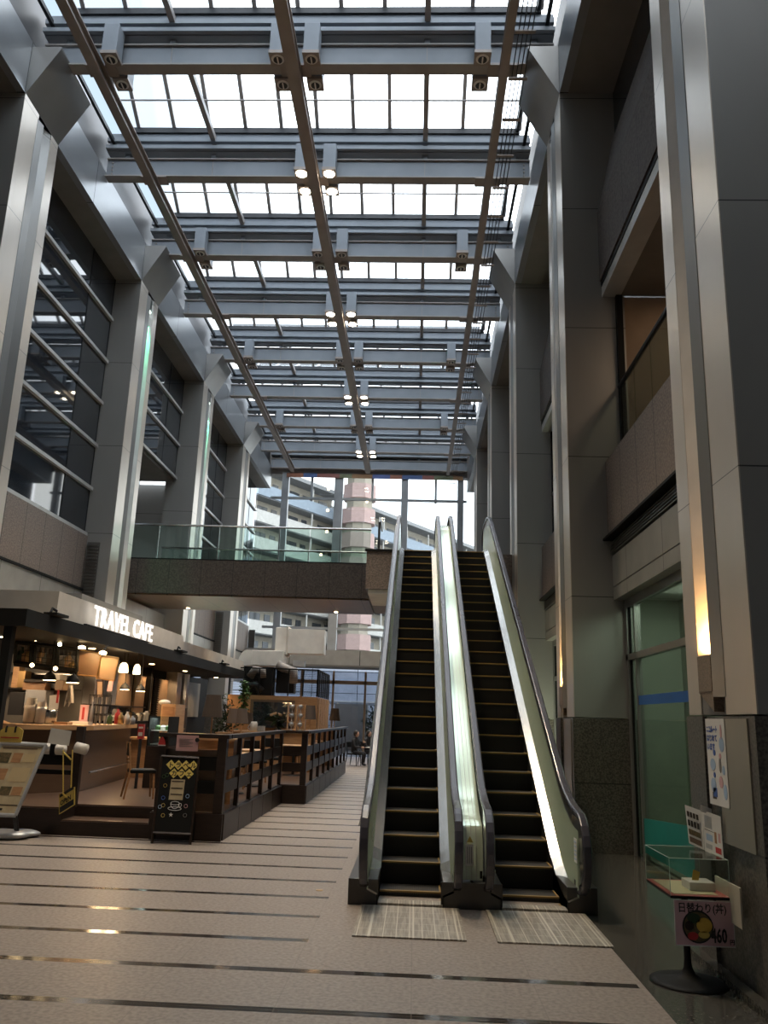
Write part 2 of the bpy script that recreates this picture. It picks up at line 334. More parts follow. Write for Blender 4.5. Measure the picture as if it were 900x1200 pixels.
# ---- columns
def column(side, k):
    y0 = YC[k]; y1 = y0+CW; left = side < 0
    xf = XL if left else XR; xb = xf-.9 if left else xf+.9
    pos = ['nearest', 'second', 'third', 'fourth', 'fifth', 'sixth'][k]
    strip = 'with an amber light strip near its foot' if not left and k < 2 else 'with a green light in its groove' if left and k in (2, 3) else 'with a vertical light groove'
    t = thing('column', (xf, y0+CW/2, 0), 'steel-clad column on the %s side of the hall, %s from the camera, %s' % ('left' if left else 'right', pos, strip), 'column', 'steel columns along the '+('left' if left else 'right')+' side')
    s = 1 if left else -1      # towards the hall
    zb = 1.70
    # shaft: two front panels and the core behind the groove
    ga, gb = y0+.52, y0+1.02
    prof = [(xb, y0), (xf-s*.01, y0), (xf-s*.01, ga), (xf-s*.12, ga), (xf-s*.12, ga+.22), (xf-s*.01, gb), (xf-s*.01, y1), (xb, y1)]
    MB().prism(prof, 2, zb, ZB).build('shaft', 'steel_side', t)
    B(*sorted((xf, xf-s*.01)), y0, ga, zb, ZB).build('front_panel', 'steel_front_warm_lit', t)
    B(*sorted((xf, xf-s*.01)), gb, y1, zb, ZB).build('front_panel', 'steel_front_warm_lit', t)
    # corbel under the eaves
    MB().prism([(xf+s*-.3, ZB), (xf, ZB), (xf+s*.50, ZB+.89), (xf+s*.5, ZB+.93), (xf-s*.3, ZB+.93)], 1, y0, y1).build('corbel', 'girder' if False else 'steel', t)
    # stone base
    pb = [(xb, y0-.01), (xf+s*.02, y0-.01), (xf+s*.02, y0+.14), (xf-s*.01, y0+.14), (xf-s*.01, y1-.35), (xf+s*.02, y1-.35), (xf+s*.02, y1+.01), (xb, y1+.01)]
    MB().prism(pb, 2, 0, zb-.012).build('stone_base', 'granite_base', t)
    B(min(xf-s*.02, xf+s*.03), max(xf-s*.02, xf+s*.03), y0+.10, y0+.64, .55 if k else .86, zb-.03).build('access_panel', 'steel_low', t)
    # light trough in the groove: a near plate that hides the lamp, a slanting far wall that catches its light
    lit = (k < 2 and not left) or (left and k in (2, 3))
    MB().prism([(xf-s*.118, ga+.225), (xf-s*.006, gb-.002), (xf-s*.002, gb-.002), (xf-s*.112, ga+.222)], 2, zb+.25, ZB-.15).build('reflector', 'white' if lit else 'steel', t)
    MB().prism([(xf-s*.005, ga-.02), (xf+s*.004, ga-.02), (xf+s*.03, ga+.15), (xf+s*.025, ga+.16), (xf-s*.10, ga+.16), (xf-s*.10, ga+.005)], 2, zb+.12, ZB-.1).build('trough_plate', 'steel', t)
    if not left and k < 2:
        zl = 2.12
        MB().prism([(xf-s*.11, ga+.165), (xf+s*.03, ga+.165), (xf+s*.03, gb-.06), (xf-s*.02, gb-.05)], 2, zl-.26, zl).build('lamp_housing', 'bronze_plain', t)
        MB().prism([(ga+.17, zb+.02), (gb-.03, zl-.26), (ga+.17, zl-.26)], 0, *sorted((xf-s*.05, xf+s*.022))).build('wedge_foot', 'bronze_plain', t)
        lamp('column_lamp', 'AREA', (xf+s*.0, ga+.29, zl+.02), 17, (1, .50, .16), .05, (xf-s*.0, ga+.33, zl+1.2), sizey=.18)
    if left and k in (2, 3):
        B(*sorted((xf, xf-s*.1)), ga+.17, gb-.15, ZB-.35, ZB-.1).build('lamp_housing', 'dark', t)
        lamp('column_lamp', 'SPOT', (xf-s*.0, ga+.26, ZB-.38), 700, (.10, 1, .45), .03, (xf-s*.03, ga+.40, ZB-2.6), 34)
        B(*sorted((xf-s*.02, xf-s*.07)), ga+.25, gb-.12, ZB-.40, ZB-.36).build('lamp_tip', 'warm_white', t)
    return t
for k in range(5):
    column(1, k)
    column(-1, k)
YEND = 35.8

# ---- eaves beams
for s, xf, side in ((1, XL, 'left'), (-1, XR, 'right')):
    o = MB()
    prof = [(xf, ZB), (xf, ZB+1.0), (xf-s*.12, ZB+1.0), (xf-s*.12, ZB+.06), (xf-s*.75, ZB+.06), (xf-s*.75, ZB)]
    o.prism([(xf-s*.002, ZB), (xf-s*.002, ZB+1.0), (xf-s*.14, ZB+1.0), (xf-s*.14, ZB)], 1, -2, YEND)
    struct(o.build('trim_'+('1' if s > 0 else '2'), 'fascia'))
    struct(B(*sorted((xf-s*.14, xf-s*.95)), -2, YEND, ZB, ZB+.1).build('trim_'+('3' if s > 0 else '4'), 'soffit'))
    # gutter with its pipes above the beam
    g = MB(); g.box(*sorted((xf-s*.10, xf-s*.5)), -2, YEND, ZB+1.0, ZB+2.1)
    g.box(*sorted((xf+s*.16, xf+s*.10)), -2, YEND, ZB+1.62, ZB+1.70); g.box(*sorted((xf+s*.30, xf+s*.24)), -2, YEND, ZB+1.92, ZB+2.0)
    struct(g.build('trim_'+('5' if s > 0 else '6'), 'dark'))

# ---- right side bays
def right_bay(k, a, b):
    struct(B(3.0, 3.1, a, b, 10.6, ZB).build('window_%d' % (10+k), 'glass_dark'))
    o = MB().prism([(2.68, 8.17), (2.68, 9.34), (2.95, 10.65), (3.1, 10.65), (3.1, 8.17)], 1, a, b); struct(o.build('wall_right', 'granite_up'))
    struct(B(2.70, 3.1, a, b, 8.08, 8.168).build('trim_%d' % (20+k), 'black'))
    struct(B(2.71, 2.98, a, b, 7.91, 8.078).build('trim_%d' % (30+k), 'white_bar'))
    struct(B(2.98, 5.0, a, b, 7.93, 8.03).build('ceiling', 'soffit'))
    struct(B(4.8, 4.95, a, b, 5.05, 7.92).build('wall_right', 'panel_warm' if k == 0 else 'grey_wall'))
    struct(B(3.045, 4.8, b+.02, b+.1, 5.06, 7.92).build('wall_right', 'panel_warm' if k == 0 else 'grey_wall'))
    struct(B(2.90, 2.99, b-.09, b-.001, 5.3, 7.9).build('trim_%d' % (40+k), 'black'))
    struct(MB().box(2.67, 2.99, a, b, 4.15, 5.28).build('wall_right', 'granite_wall'))
    struct(B(3.0, 5.0, a, b, 4.8, 5.04).build('floor', 'granite'))
    struct(B(2.60, 2.98, a, b, 4.115, 4.148).build('trim_%d' % (50+k), 'black'))
    lo = MB(); lo.box(2.80, 2.98, a, b, 3.91, 4.11)
    for i in range(5): lo.box(2.70, 2.80, a, b, 3.925+i*.037, 3.94+i*.037)
    tag(lo.build('ventilation_louvre', 'louvre'), 'long dark slatted louvre under the granite parapet, %s bay of the right wall' % ['nearest', 'second', 'third', 'fourth', 'fifth'][k], 'louvre', 'louvres in the right wall')
    p = MB(); p.box(2.72, 2.98, a, b, 3.47, 3.90); p.box(2.72, 2.98, a, b, 3.28, 3.455); struct(p.build('wall_right', 'beige'))
    struct(B(2.74, 2.98, a, b, 3.455, 3.47).build('trim_%d' % (60+k), 'black'))
    # balcony balustrade
    t = thing('balcony_balustrade', (2.92, (a+b)/2, 5.28), 'glass balcony balustrade with dark handrail on the right wall, %s bay' % ['nearest', 'second', 'third', 'fourth', 'fifth'][k], 'balustrade', 'balcony balustrades on the right')
    n = 6; w = (b-a)/n
    for i in range(n):
        B(2.915, 2.93, a+i*w+.01, a+(i+1)*w-.01, 5.28, 6.42).build('glass_panel', 'glass_rail', t)
    MB().tube([(2.92, a, 6.45), (2.92, b, 6.45)], .035).build('handrail', 'dark', t)
for k in range(5):
    right_bay(k, YC[k]+CW, YC[k+1] if k < 4 else YEND)
# ground floor shop behind glass in the nearest bay
def shopfront(k, a, b):
    t = thing('shopfront_glazing', (2.9, (a+b)/2, 0), 'glazed shopfront with blue stripe and teal film beside the granite pier' if k == 0 else 'glazed shopfront further along the right wall, behind the escalators, bay %s' % ['', 'two', 'three', 'four', 'five'][k], 'shopfront', 'shopfronts on the right')
    f = MB()
    f.box(2.86, 2.94, a, b, 3.17, 3.28); f.box(2.86, 2.94, b-.10, b-.0, 0, 3.17); f.box(2.86, 2.94, b-.50, b-.46, 0, 3.17)
    f.box(2.86, 2.95, a, b, 2.46, 2.54); f.box(2.86, 2.94, a, a+.06, 0, 3.17)
    f.build('frame', 'steel', t); B(2.885, 2.91, b-.14, b-.1, 0, 3.17).build('frame_seal', 'black', t)
    B(2.895, 2.905, a+.06, b-.1, .02, 3.17).build('glass_pane', 'glass_shop', t)
    if k == 0:
        B(2.876, 2.882, a+.06, b-.46, 1.87, 1.985).build('blue_stripe', 'bluefilm', t)
        MB().prism([(a+.06, .10), (b-.50, .10), (b-.50, .50), (a+.06, .78)], 0, 2.876, 2.882).build('teal_film', 'teal', t)
shopfront(0, YC[0]+CW, YC[1])
struct(B(3.6, 3.7, YC[0]-1, YC[1], 0, 3.4).build('wall_right', 'shop_wall'))
struct(B(2.95, 3.7, YC[1]-.001, YC[1]+.08, 0, 3.4).build('wall_right', 'shop_wall'))
lamp('balcony_light', 'AREA', (4.0, 9.2, 7.9), 14, (1, .72, .48), .5, (4.0, 9.2, 5), sizey=3)
struct(B(2.98, 3.7, YC[0]-1, YC[1], 3.3, 3.4).build('ceiling', 'white'))
struct(B(2.95, 3.6, YC[0]-1, YC[1], 0.0, .015).build('floor', 'shop_wall'))
lamp('shop_ceiling_light', 'AREA', (3.25, 9.5, 3.27), 20, (.97, 1, .88), .4, (3.25, 9.5, 0), sizey=2.2)
for k in range(1, 5):
    shopfront(k, YC[k]+CW, YC[k+1] if k < 4 else YEND)
    struct(B(3.3, 3.4, YC[k]+CW, YC[k+1] if k < 4 else YEND, 0, 3.4).build('wall_right', 'shop_wall'))
struct(B(5.0, 5.2, -3, YEND, 0, 15).build('wall_right', 'grey_wall'))
struct(B(2.04, 2.12, -1, YC[0]+CW, .0, .05).build('baseboard_right', 'granite_dark'))

# ---- left side bays
def left_bay(k, a, b):
    openb = k == 2
    zlow = 8.4 if openb else 5.33
    bars = [z for z in (5.33, 6.37, 7.38, 8.41, 9.44, 10.50) if z >= zlow-.02]
    t = thing('window_wall', (-7.36, (a+b)/2, zlow), 'tall dark curtain-wall window with pale horizontal bars in the %s bay of the left wall' % ['nearest', 'second', 'third', 'fourth', 'fifth'][k], 'window', 'dark windows of the left wall')
    ym = b-1.35
    for (p, q, nm) in ((a, ym-.012, 'main'), (ym+.012, b-.03, 'side')):
        B(-7.40, -7.36, p, q, zlow, ZB).build('glass_pane', 'glass_dark', t)
    for z in bars: B(-7.36, -7.29, a, b, z-.035, z+.035).build('window_bar', 'white_bar', t)
    MB().box(-7.40, -7.355, b-.03, b, zlow, ZB).box(-7.40, -7.35, ym-.012, ym+.012, zlow, ZB).build('mullion', 'black', t)
    struct(B(-7.6, -7.41, a, b, zlow, ZB).build('wall_left', 'grey_wall'))
    if not openb:
        struct(B(-7.6, -7.28, a, b, 4.12, 5.29).build('wall_left', 'granite_wall'))
        struct(B(-7.6, -7.22, a, b, 4.075, 4.118).build('trim_%d' % (70+k), 'black'))
        struct(B(-7.6, -7.25, a, b, 2.9, 4.07).build('wall_left', 'beige'))
        lv = MB(); lv.box(-7.25, -6.98, b-.03, b-.0, 3.2, 5.15)
        for i in range(26): lv.box(-7.23, -7.0, b-.07, b-.03, 3.24+i*.073, 3.265+i*.073)
        tag(lv.build('ventilation_louvre', 'louvre'), 'tall narrow dark slatted louvre beside the granite parapet, %s bay of the left wall' % ['nearest', 'second', 'third', 'fourth', 'fifth'][k], 'louvre', 'tall louvres in the left wall')
    else:
        struct(B(-11, -7.41, a, b, 8.3, 8.39).build('ceiling', 'soffit'))
        struct(B(-11, -7.45, b+.4, b+.5, 5.05, 8.3).build('wall_left', 'steel_side'))
        struct(B(-11.1, -11, a, b, 5.05, 8.3).build('wall_left', 'grey_wall'))
        struct(B(-11, -7.40, a, b, 4.3, 5.05).build('floor', 'granite'))
        struct(B(-7.6, -7.25, a, b, 2.9, 4.29).build('wall_left', 'beige'))
for k in range(5):
    left_bay(k, YC[k]+CW, YC[k+1] if k < 4 else YEND)
struct(B(-14, -7.61, 13, YEND, 4.0, 4.1).build('ceiling', 'soffit'))

# ---- end wall with its big windows
def end_wall():
    y = YEND
    f = MB()
    for x, w in ((-6.05, .30), (-3.62, .38), (-.64, .30), (1.86, .26)): f.box(x-w/2, x+w/2, y-.15, y+.15, 3.6, 12.3)
    for x in (-4.85, -2.1, .75): f.box(x-.05, x+.05, y-.04, y+.04, 11.0, 12.2)
    for z, h in ((11.12, .10), (9.6, .0), (8.15, .12), (6.6, .08), (5.3, .1)):
        if h: f.box(-6.7, 2.14, y-.06, y+.06, z-h/2, z+h/2)
    t = thing('end_window_frame', (-2.3, y, 0), 'grey steel framework of the tall glazed end wall', 'window frame')
    f.build('upper_frame', 'frame_grey', t)
    l = MB()
    for x in (-6.2, -4.83, -3.47, -2.1, -.74, .62, 1.95): l.box(x-.045, x+.045, y-.05, y+.05, 0, 3.5)
    l.box(-6.7, 2.14, y-.05, y+.05, 2.95, 3.1); l.build('lower_mullion', 'panel_warm', t)
    struct(B(-7.3, 2.9, y+.02, y+.03, 4.3, 12.2).build('window_1', 'glass_end'))
    struct(B(-7.3, 2.9, y+.02, y+.03, 0, 3.5).build('window_2', 'glass_low'))
    s = joints(mat('spandrel_panel', (.36, .345, .32), .45, .3), [(0, -2.35, 3.0, .03)])
    struct(B(-7.3, 2.9, y-.5, y+.3, 3.62, 4.34).build('wall_back', s))
    struct(B(-7.3, 2.9, y-2.2, y-.5, 3.55, 3.62).build('ceiling', 'soffit'))
    struct(B(-7.3, 2.9, y-.1, y+.3, 12.2, 15).build('wall_back', 'girder_dark'))
    # coloured glass frieze
    fr = thing('stained_glass_frieze', (-2.3, y-.2, 12.05), 'narrow multicoloured frieze above the end window', 'frieze')
    cols = [(.30, .12, .07), (.08, .14, .33), (.28, .10, .08), (.18, .20, .11), (.30, .16, .07), (.07, .12, .34)]
    x = -6.0; i = 0
    while x < 1.9:
        w = random.uniform(.5, 1.3); c = cols[i % 6]
        B(x, min(x+w, 1.95), y-.22, y-.2, 12.05, 12.25).build('glass_band', mat('frieze_colour', c, .4), fr); x += w; i += 1
end_wall()
struct(B(-14, 5, -3.2, -3, 0, 15).build('wall_front', 'grey_wall'))
struct(B(-14.2, -14, -3, YEND, 0, 15).build('wall_left', 'grey_wall'))

# ================================================================== ROOF
GP = 3.022; GY0 = 11.88; NG = range(-1, 9)
def GY(k): return min(GY0+GP*k, 35.5)
ORD = {-3: 'overhead', -2: 'overhead', -1: 'overhead', 0: 'nearest', 1: 'second', 2: 'third', 3: 'fourth', 4: 'fifth', 5: 'sixth', 6: 'seventh', 7: 'eighth', 8: 'last and farthest'}
XG0, XG1 = -6.72, 2.13
def girder(k):
    y = GY(k)
    t = thing('roof_girder', ((XG0+XG1)/2, y, 12.42), 'blue-grey steel girder spanning under the skylights, %s' % (ORD[k]+' from the camera' if k >= 0 else 'almost overhead'), 'girder', 'steel roof girders')
    B(XG0, XG1, y-.05, y+.05, 12.45, 12.84).build('web', 'girder', t)
    B(XG0, XG1, y-.12, y+.12, 12.42, 12.448).build('bottom_flange', 'girder_dark', t)
    B(XG0, XG1, y-.10, y+.10, 12.842, 12.87).build('top_flange', 'girder_dark', t)
    st = MB()
    for x in (-4.47, -.03): st.box(x-.006, x+.006, y-.062, y-.05, 12.45, 12.84)
    for x in (XG0+.12, XG1-.12):
        for i in range(4): st.box(x-.015, x+.015, y-.07, y-.05, 12.5+i*.085, 12.53+i*.085)
    st.build('splice_bolts', 'girder_dark', t)
def skylight(k):
    y0 = GY(k)+.12; y1 = GY(k+1)-.12; ym = (y0+y1)/2; zr = 13.56+.577*(y1-ym); z0 = 13.56
    t = thing('skylight_bay', (-2.3, ym, 13.2), 'gabled glass skylight just beyond the %s girder' % ORD[k], 'skylight', 'glass skylight bays')
    xa, xb = -6.45, 1.92
    n = 11; w = (xb-xa)/n
    for ya, yb in ((y0, ym), (y1, ym)):
        xs = [xa]+[-.02+.76*i for i in range(-8, 3)]+[xb]
        for x in xs:
            f = MB(); f.add([(x-.038, ya, z0-.03), (x+.038, ya, z0-.03), (x+.038, ya, z0+.05), (x-.038, ya, z0+.05), (x-.038, yb, zr-.03), (x+.038, yb, zr-.03), (x+.038, yb, zr+.05), (x-.038, yb, zr+.05)],
                  [(0, 1, 2, 3), (4, 7, 6, 5), (0, 4, 5, 1), (1, 5, 6, 2), (2, 6, 7, 3), (3, 7, 4, 0)])
            f.build('glazing_bar', 'girder_dark', t)
        MB().add([(xa, ya, z0+.02), (xb, ya, z0+.02), (xb, yb, zr+.02), (xa, yb, zr+.02)], [(0, 1, 2, 3)]).build('glass_pane', 'glass_sky', t)
    c = MB(); c.box(xa, xb, y1-.05, y1+.06, z0-.12, z0+.0); c.box(xa, xb, y0-.06, y0+.05, z0-.12, z0); c.box(xa, xb, ym-.05, ym+.05, zr-.02, zr+.1); c.build('glazing_sill', 'dark', t)
    MB().tube([(xa, ym+.62, 13.62), (xb, ym+.62, 13.62)], .018).build('tie_rod', 'girder_dark', t)
    for x in (xa, xb):
        MB().add([(x, y0, z0), (x, y1, z0), (x, ym, zr)], [(0, 1, 2)]).build('gable_glass', 'glass_sky', t)
def gutter(k):
    y = GY(k)
    o = MB(); o.box(XG0, XG1, y-.12, y+.12, 13.34, 13.44); o.box(XG0, XG1, y-.20, y-.12, 13.20, 13.30); o.box(XG0, XG1, y-.05, y+.05, 13.05, 13.34)
    o.box(XG0, XG1, y-.24, y-.16, 13.0, 13.08); o.box(XG0, XG1, y-.15, y+.12, 12.985, 13.05)
    for x in (-4.47, -.03, -6.3, 1.8): o.box(x-.05, x+.05, y-.06, y+.06, 12.87, 13.34)
    tag(o.build('roof_gutter', 'girder'), 'grey gutter and purlin beam between two skylights, above the %s girder' % ORD[k], 'gutter', 'gutters above the girders')
for k in NG: girder(k); gutter(k)
for k in list(NG)[:-1]: skylight(k)
struct(B(-7.0, 2.4, -3.2, GY(-1)+.1, 13.0, 13.2).build('ceiling', 'grey_wall'))  # unseen solid ceiling, added to cut the sky light over the near end
struct(B(-6.8, 2.2, 35.63, YEND+.2, 13.2, 13.4).build('ceiling', 'girder_dark'))
# longitudinal purlins above the girders
for x, w in ((-4.47, 'left'), (-.03, 'right')):
    tag(B(x-.05, x+.05, -2, YEND-.2, 13.22, 13.34).build('roof_purlin', 'girder_dark'), 'long steel purlin running down the hall under the skylights, on the %s' % w, 'purlin', 'roof purlins')

# crane rails
for x, w, nm in ((-5.68, .17, 'leftmost of the three'), (-2.29, .22, 'middle of the three'), (1.27, .14, 'rightmost of three, cables alongside')):
    t = thing('overhead_rail', (x, 16, 12.2), 'brown overhead rail below the girders, '+nm, 'rail', 'overhead rails')
    o = MB(); o.box(x-w/2, x+w/2, -2, 35.2, 12.16, 12.185); o.box(x-.02, x+.02, -2, 35.2, 12.185, 12.36); o.box(x-w/2, x+w/2, -2, 35.2, 12.36, 12.385); o.build('beam', 'rail', t)
    for k in NG:
        y = GY(k)
        B(x-.26, x+.26, y-.14, y+.14, 12.386, 12.418).build('hanger_plate', 'rail', t)
t = thing('cable_bundle', (1.5, 16, 12.2), 'bundle of thin cables with cross clips beside the rightmost overhead rail', 'cables')
for i in range(4): MB().tube([(1.42+i*.07, -2, 12.24), (1.42+i*.07, 35.2, 12.24)], .010, 5).build('cable', 'dark', t)
for i in range(32): y = GY0+(i-4)*.99-2; B(1.36, 1.68, y-.03, y+.03, 12.20, 12.225).build('cable_clip', 'rail', t)

# spotlights on the girders
def spot_proto(lit):
    t = thing('girder_spotlight', (0, 0, 0), '', 'spotlight', 'lit spotlights' if lit else 'unlit spotlights')
    B(-.13, .13, -.14, .14, .06, .62).build('housing', 'girder', t, bevel=.008)
    B(-.14, .14, -.15, .15, 0, .06).build('bezel', 'rail', t)
    MB().lathe([(.10, -.012), (.11, 0), (.11, .01)], n=18).build('reflector', 'spot_on' if lit else 'white', t)
    if not lit:
        MB().lathe([(.075, -.02), (.075, -.012)], n=16).build('lens', 'dark', t)
        B(-.012, .012, -.07, .07, -.026, -.02).build('lens_bar', 'white', t)
    return t
sp = {True: spot_proto(True), False: spot_proto(False)}; used = {True: False, False: False}
for k in range(-1, 8):
    y = GY(k); lit = k % 2 == 1
    xs = ((-2.55, 'left of the middle rail'), (-1.98, 'right of the middle rail')) if lit else ((-5.42, 'beside the left rail'), (-2.55, 'left of the middle rail'), (-1.98, 'right of the middle rail'), (.90, 'beside the right rail'))
    for x, w in xs:
        for sgn, d in ((-1, 'near'), (1, 'far')):
            o = place(sp[lit], used[lit], (x, y+sgn*.29, 12.36), '%s spotlight box, %s face of %s girder, %s' % ('lit' if lit else 'unlit', d, ORD[k], w)); used[lit] = True
        if lit:
            lamp('spotlight_beam', 'SPOT', (x, y-.29, 12.30), 900, (1, .80, .55), .08, (x, y-1.0, 0), 75)

# ================================================================== BRIDGE
LV2 = 5.05
bt = thing('footbridge', (-4.2, 21.4, 4.4), 'granite-clad footbridge crossing the hall on the upper level', 'footbridge')
B(-7.40, -1.17, 20.0, 22.9, 4.42, 5.27).build('granite_fascia', 'granite_bridge', bt)
B(-7.40, -1.17, 20.04, 22.86, 4.38, 4.418).build('soffit', 'bronze', bt)
B(-7.40, -1.17, 20.0, 22.9, 5.272, 5.30).build('coping', 'black', bt)
for x in (-6.3, -2.2): MB().lathe([(.05, 0), (.05, .012)], (x, 22.5, 4.366), 14).build('downlight', 'warm', bt)
lt = thing('escalator_landing', (0, 20.6, 4.4), 'granite-faced upper landing where the escalators arrive', 'landing')
B(-1.16, 2.13, 18.4, 22.9, 4.38, 5.30).build('granite_slab', 'granite', lt) if False else None
B(-1.16, -.50, 18.4, 22.9, 4.42, 5.28).build('granite_slab', 'granite', lt)
B(1.60, 2.13, 18.4, 22.9, 4.42, 5.28).build('granite_slab', 'granite', lt)
B(-.50, 1.60, 18.2, 22.9, 4.42, LV2).build('floor_slab', 'granite', lt)
B(-1.10, -.52, 18.45, 20.5, 4.32, 4.418).build('soffit_panel', 'whitebox', lt)
B(-1.2, -.50, 18.36, 18.46, 5.282, 5.33).build('coping', 'black', lt)
def balustrade(x0, x1, y, z0, label, ztop, n):
    t = thing('bridge_balustrade', ((x0+x1)/2, y, z0), label, 'balustrade', 'bridge balustrades'); w = (x1-x0)/n
    for i in range(n): B(x0+i*w+.012, x0+(i+1)*w-.012, y-.006, y+.006, z0, ztop-.03).build('glass_panel', 'glass_rail', t)
    for i in range(1, n, 2): B(x0+i*w-.012, x0+i*w+.012, y-.03, y-.008, z0, ztop-.03).build('post', 'stainless', t)
    MB().tube([(x0, y, ztop), (x1, y, ztop)], .028).build('handrail', 'stainless', t)
balustrade(-7.3, -1.17, 20.10, 5.30, 'near glass balustrade with steel handrail on the footbridge', 6.17, 8)
balustrade(-7.3, -.55, 22.80, 5.30, 'far glass balustrade on the back edge of the footbridge', 6.12, 8)
balustrade(-.5, 2.1, 22.80, LV2, 'glass balustrade behind the escalator landing', 6.0, 4)
t = thing('hoop_barrier', (-.75, 20.0, 5.3), 'steel hoop barrier standing left of the escalator top', 'barrier')
MB().tube([(-.95, 19.6, 5.3), (-.95, 19.6, 6.25), (-.95, 19.8, 6.4), (-.95, 21.2, 6.4)], .03).build('hoop', 'stainless', t)
for x in (-6.2, -4.6, -2.9, -2.1): lamp('bridge_downlight', 'SPOT', (x, 22.2, 4.30), 25, (1, .7, .4), .05, (x, 22.4, 0), 100)
lamp('bridge_soffit_uplight', 'POINT', (-6.2, 20.9, 3.6), 5, (1, .55, .28), .1)
lamp('bridge_soffit_uplight', 'POINT', (-2.2, 20.9, 3.7), 5, (1, .6, .3), .1)
lamp('bridge_soffit_uplight', 'POINT', (-4.4, 21.1, 3.6), 5, (1, .6, .3), .1)

# ================================================================== ESCALATORS
T30 = math.tan(math.radians(30)); YB = 8.20; DY = .345; DZ = DY*T30*1.0; NS = 26
def escalator(xc, label, first):
    t = thing('escalator', (xc, YB, 0), label, 'escalator', 'pair of escalators')
    # steps
    proto = None
    for i in range(-1, NS+1):
        y = YB+.09+DY*i; z = .05+DZ*i
        if i < 0: z = .0-.0
        if i == NS: z = LV2+.0
        if proto is None or True:
            if proto is None:
                s = MB(); s.box(xc-.285, xc+.285, y+.012, y+DY+.02, z-.03, z-.004); st = s.build('step', 'tread', t)
                r = MB(); r.prism([(y+.012, z-.01), (y+.03, z-DZ-.1), (y+.06, z-DZ-.1), (y+.06, z-.03)], 0, xc-.285, xc+.285); r.build('riser', 'step', st)
                e = MB(); e.box(xc-.285, xc+.285, y, y+.035, z-.014, z+.001); e.box(xc+.27, xc+.285, y, y+DY-.02, z-.004, z+.002); e.build('yellow_edge', 'yellow', st)
                proto = st; p0 = (y, z)
            else:
                st = copy_tree(proto, t); st.location = (proto.location.x, proto.location.y+y-p0[0], proto.location.z+z-p0[1])
    def path(dz, ya=7.62, off=0):
        """inclined line with eased ends, offset dz above the nosing line"""
        pts = []
        yb, yt = YB+.15, YB+.15+LV2/T30
        for j in range(0, 61):
            y = ya+(18.35-ya)*j/60
            base = 0 if y < yb else LV2 if y > yt else (y-yb)*T30
            # smooth the two knees
            R = .55
            if abs(y-yb) < R: base = T30*(y-yb+R)**2/(4*R)
            if abs(y-yt) < R: base = LV2-T30*(yt+R-y)**2/(4*R)
            pts.append((y, base+dz))
        return pts
    for sd in (-1, 1):
        xs = xc+sd*.285; xh = xc+sd*.41
        # skirt, inner deck, glass/steel panel, outer deck
        def band(name, mt, xa, da, xb, db, ya=7.86, th=.012, smooth=True):
            A = path(da, ya); Bp = path(db, ya); o = MB(); n = len(A)
            vs = [(xa, p[0], p[1]) for p in A]+[(xb, p[0], p[1]) for p in Bp]
            vs += [(xa+sd*th, p[0], p[1]-th) for p in A]+[(xb+sd*th, p[0], p[1]-th) for p in Bp]
            fs = []
            for i in range(n-1):
                fs += [(i, i+1, n+i+1, n+i), (2*n+i, 3*n+i, 3*n+i+1, 2*n+i+1), (i, 2*n+i, 2*n+i+1, i+1), (n+i, n+i+1, 3*n+i+1, 3*n+i)]
            fs += [(0, n, 3*n, 2*n), (n-1, 3*n-1, 4*n-1, 2*n-1)]
            return o.add(vs, fs).build(name, mt, t)
        band('skirt', 'step', xs, -.22, xs, .10)
        band('inner_deck', 'stainless', xs, .10, xs+sd*.088, .14)
        band('balustrade_panel', 'green_panel', xs+sd*.088, .14, xs+sd*.105, .68)
        band('panel_frame', 'newel', xs+sd*.105, .68, xs+sd*.11, .79)
        # newel: rounded end of the balustrade
        c = (7.90, .50); ring = [(c[0], c[1]+.29)]+[(c[0]-.27*math.sin(a), c[1]+.27*math.cos(a)) for a in [math.pi*j/12 for j in range(1, 12)]]+[(c[0], c[1]-.27)]
        MB().prism([(8.15, .80)]+ring+[(8.15, .20)], 0, xh-.02, xh+.02).build('newel_panel', 'stainless', t)
        # handrail: loop at the bottom, the run, loop at the top
        hp = []
        for j in range(13):
            a = math.pi*(12-j)/12; hp.append((xh, c[0]-.33*math.sin(a), c[1]+.33*math.cos(a)))
        run = [p for p in path(.83, 7.95)]
        hp += [(xh, p[0], p[1]) for p in run if p[0] > 7.95]
        ct = (18.35, LV2+.50)
        for j in range(1, 12):
            a = math.pi*j/12; hp.append((xh, ct[0]+.33*math.sin(a), ct[1]+.33*math.cos(a)))
        MB().rectpath(hp, .075, .045).build('handrail', 'handrail', t, bevel=.014)
        B(xh-.035, xh+.035, 7.95, 8.02, .14, .26).build('handrail_inlet', 'black', t)
        # newel base
        B(min(xs, xc+sd*.55) if (sd*(xc-.5) > 0) else min(xs-.0, xs), max(xs, xc+sd*.55) if (sd*(xc-.5) > 0) else max(xs, xs), 7.86, 8.5, 0, .22) if False else None
        xo = xc+sd*.55 if (sd < 0) == first else xc+sd*.535
        B(*sorted((xs, xo)), 7.87, 9.2, 0, .215).build('newel_base', 'newel', t, bevel=.006)
        # outer cladding
        A = path(.12, 8.6); Bq = path(-.62, 9.75); pr = [(p[0], p[1]) for p in A]+[(p[0], max(p[1], .0)) for p in reversed(Bq)]
        outer = (sd < 0) == first
        xo2 = xc+sd*.47
        MB().prism([(8.6, 0)]+pr, 0, xo2-.006, xo2+.006).build('side_cladding', 'truss', t)
        band('outer_deck', 'stainless', xh-sd*.02, .70, xo2, .66) if outer else None
    under = path(-.64, 9.75)
    MB().prism([(p[0], p[1]) for p in under]+[(p[0], p[1]-.02) for p in reversed(under)], 0, xc-.46, xc+.46).build('underside', 'truss', t)
    # floor plates
    B(xc-.43, xc+.43, 6.77, 7.84, .002, .012).build('floor_plate', 'comb', t)
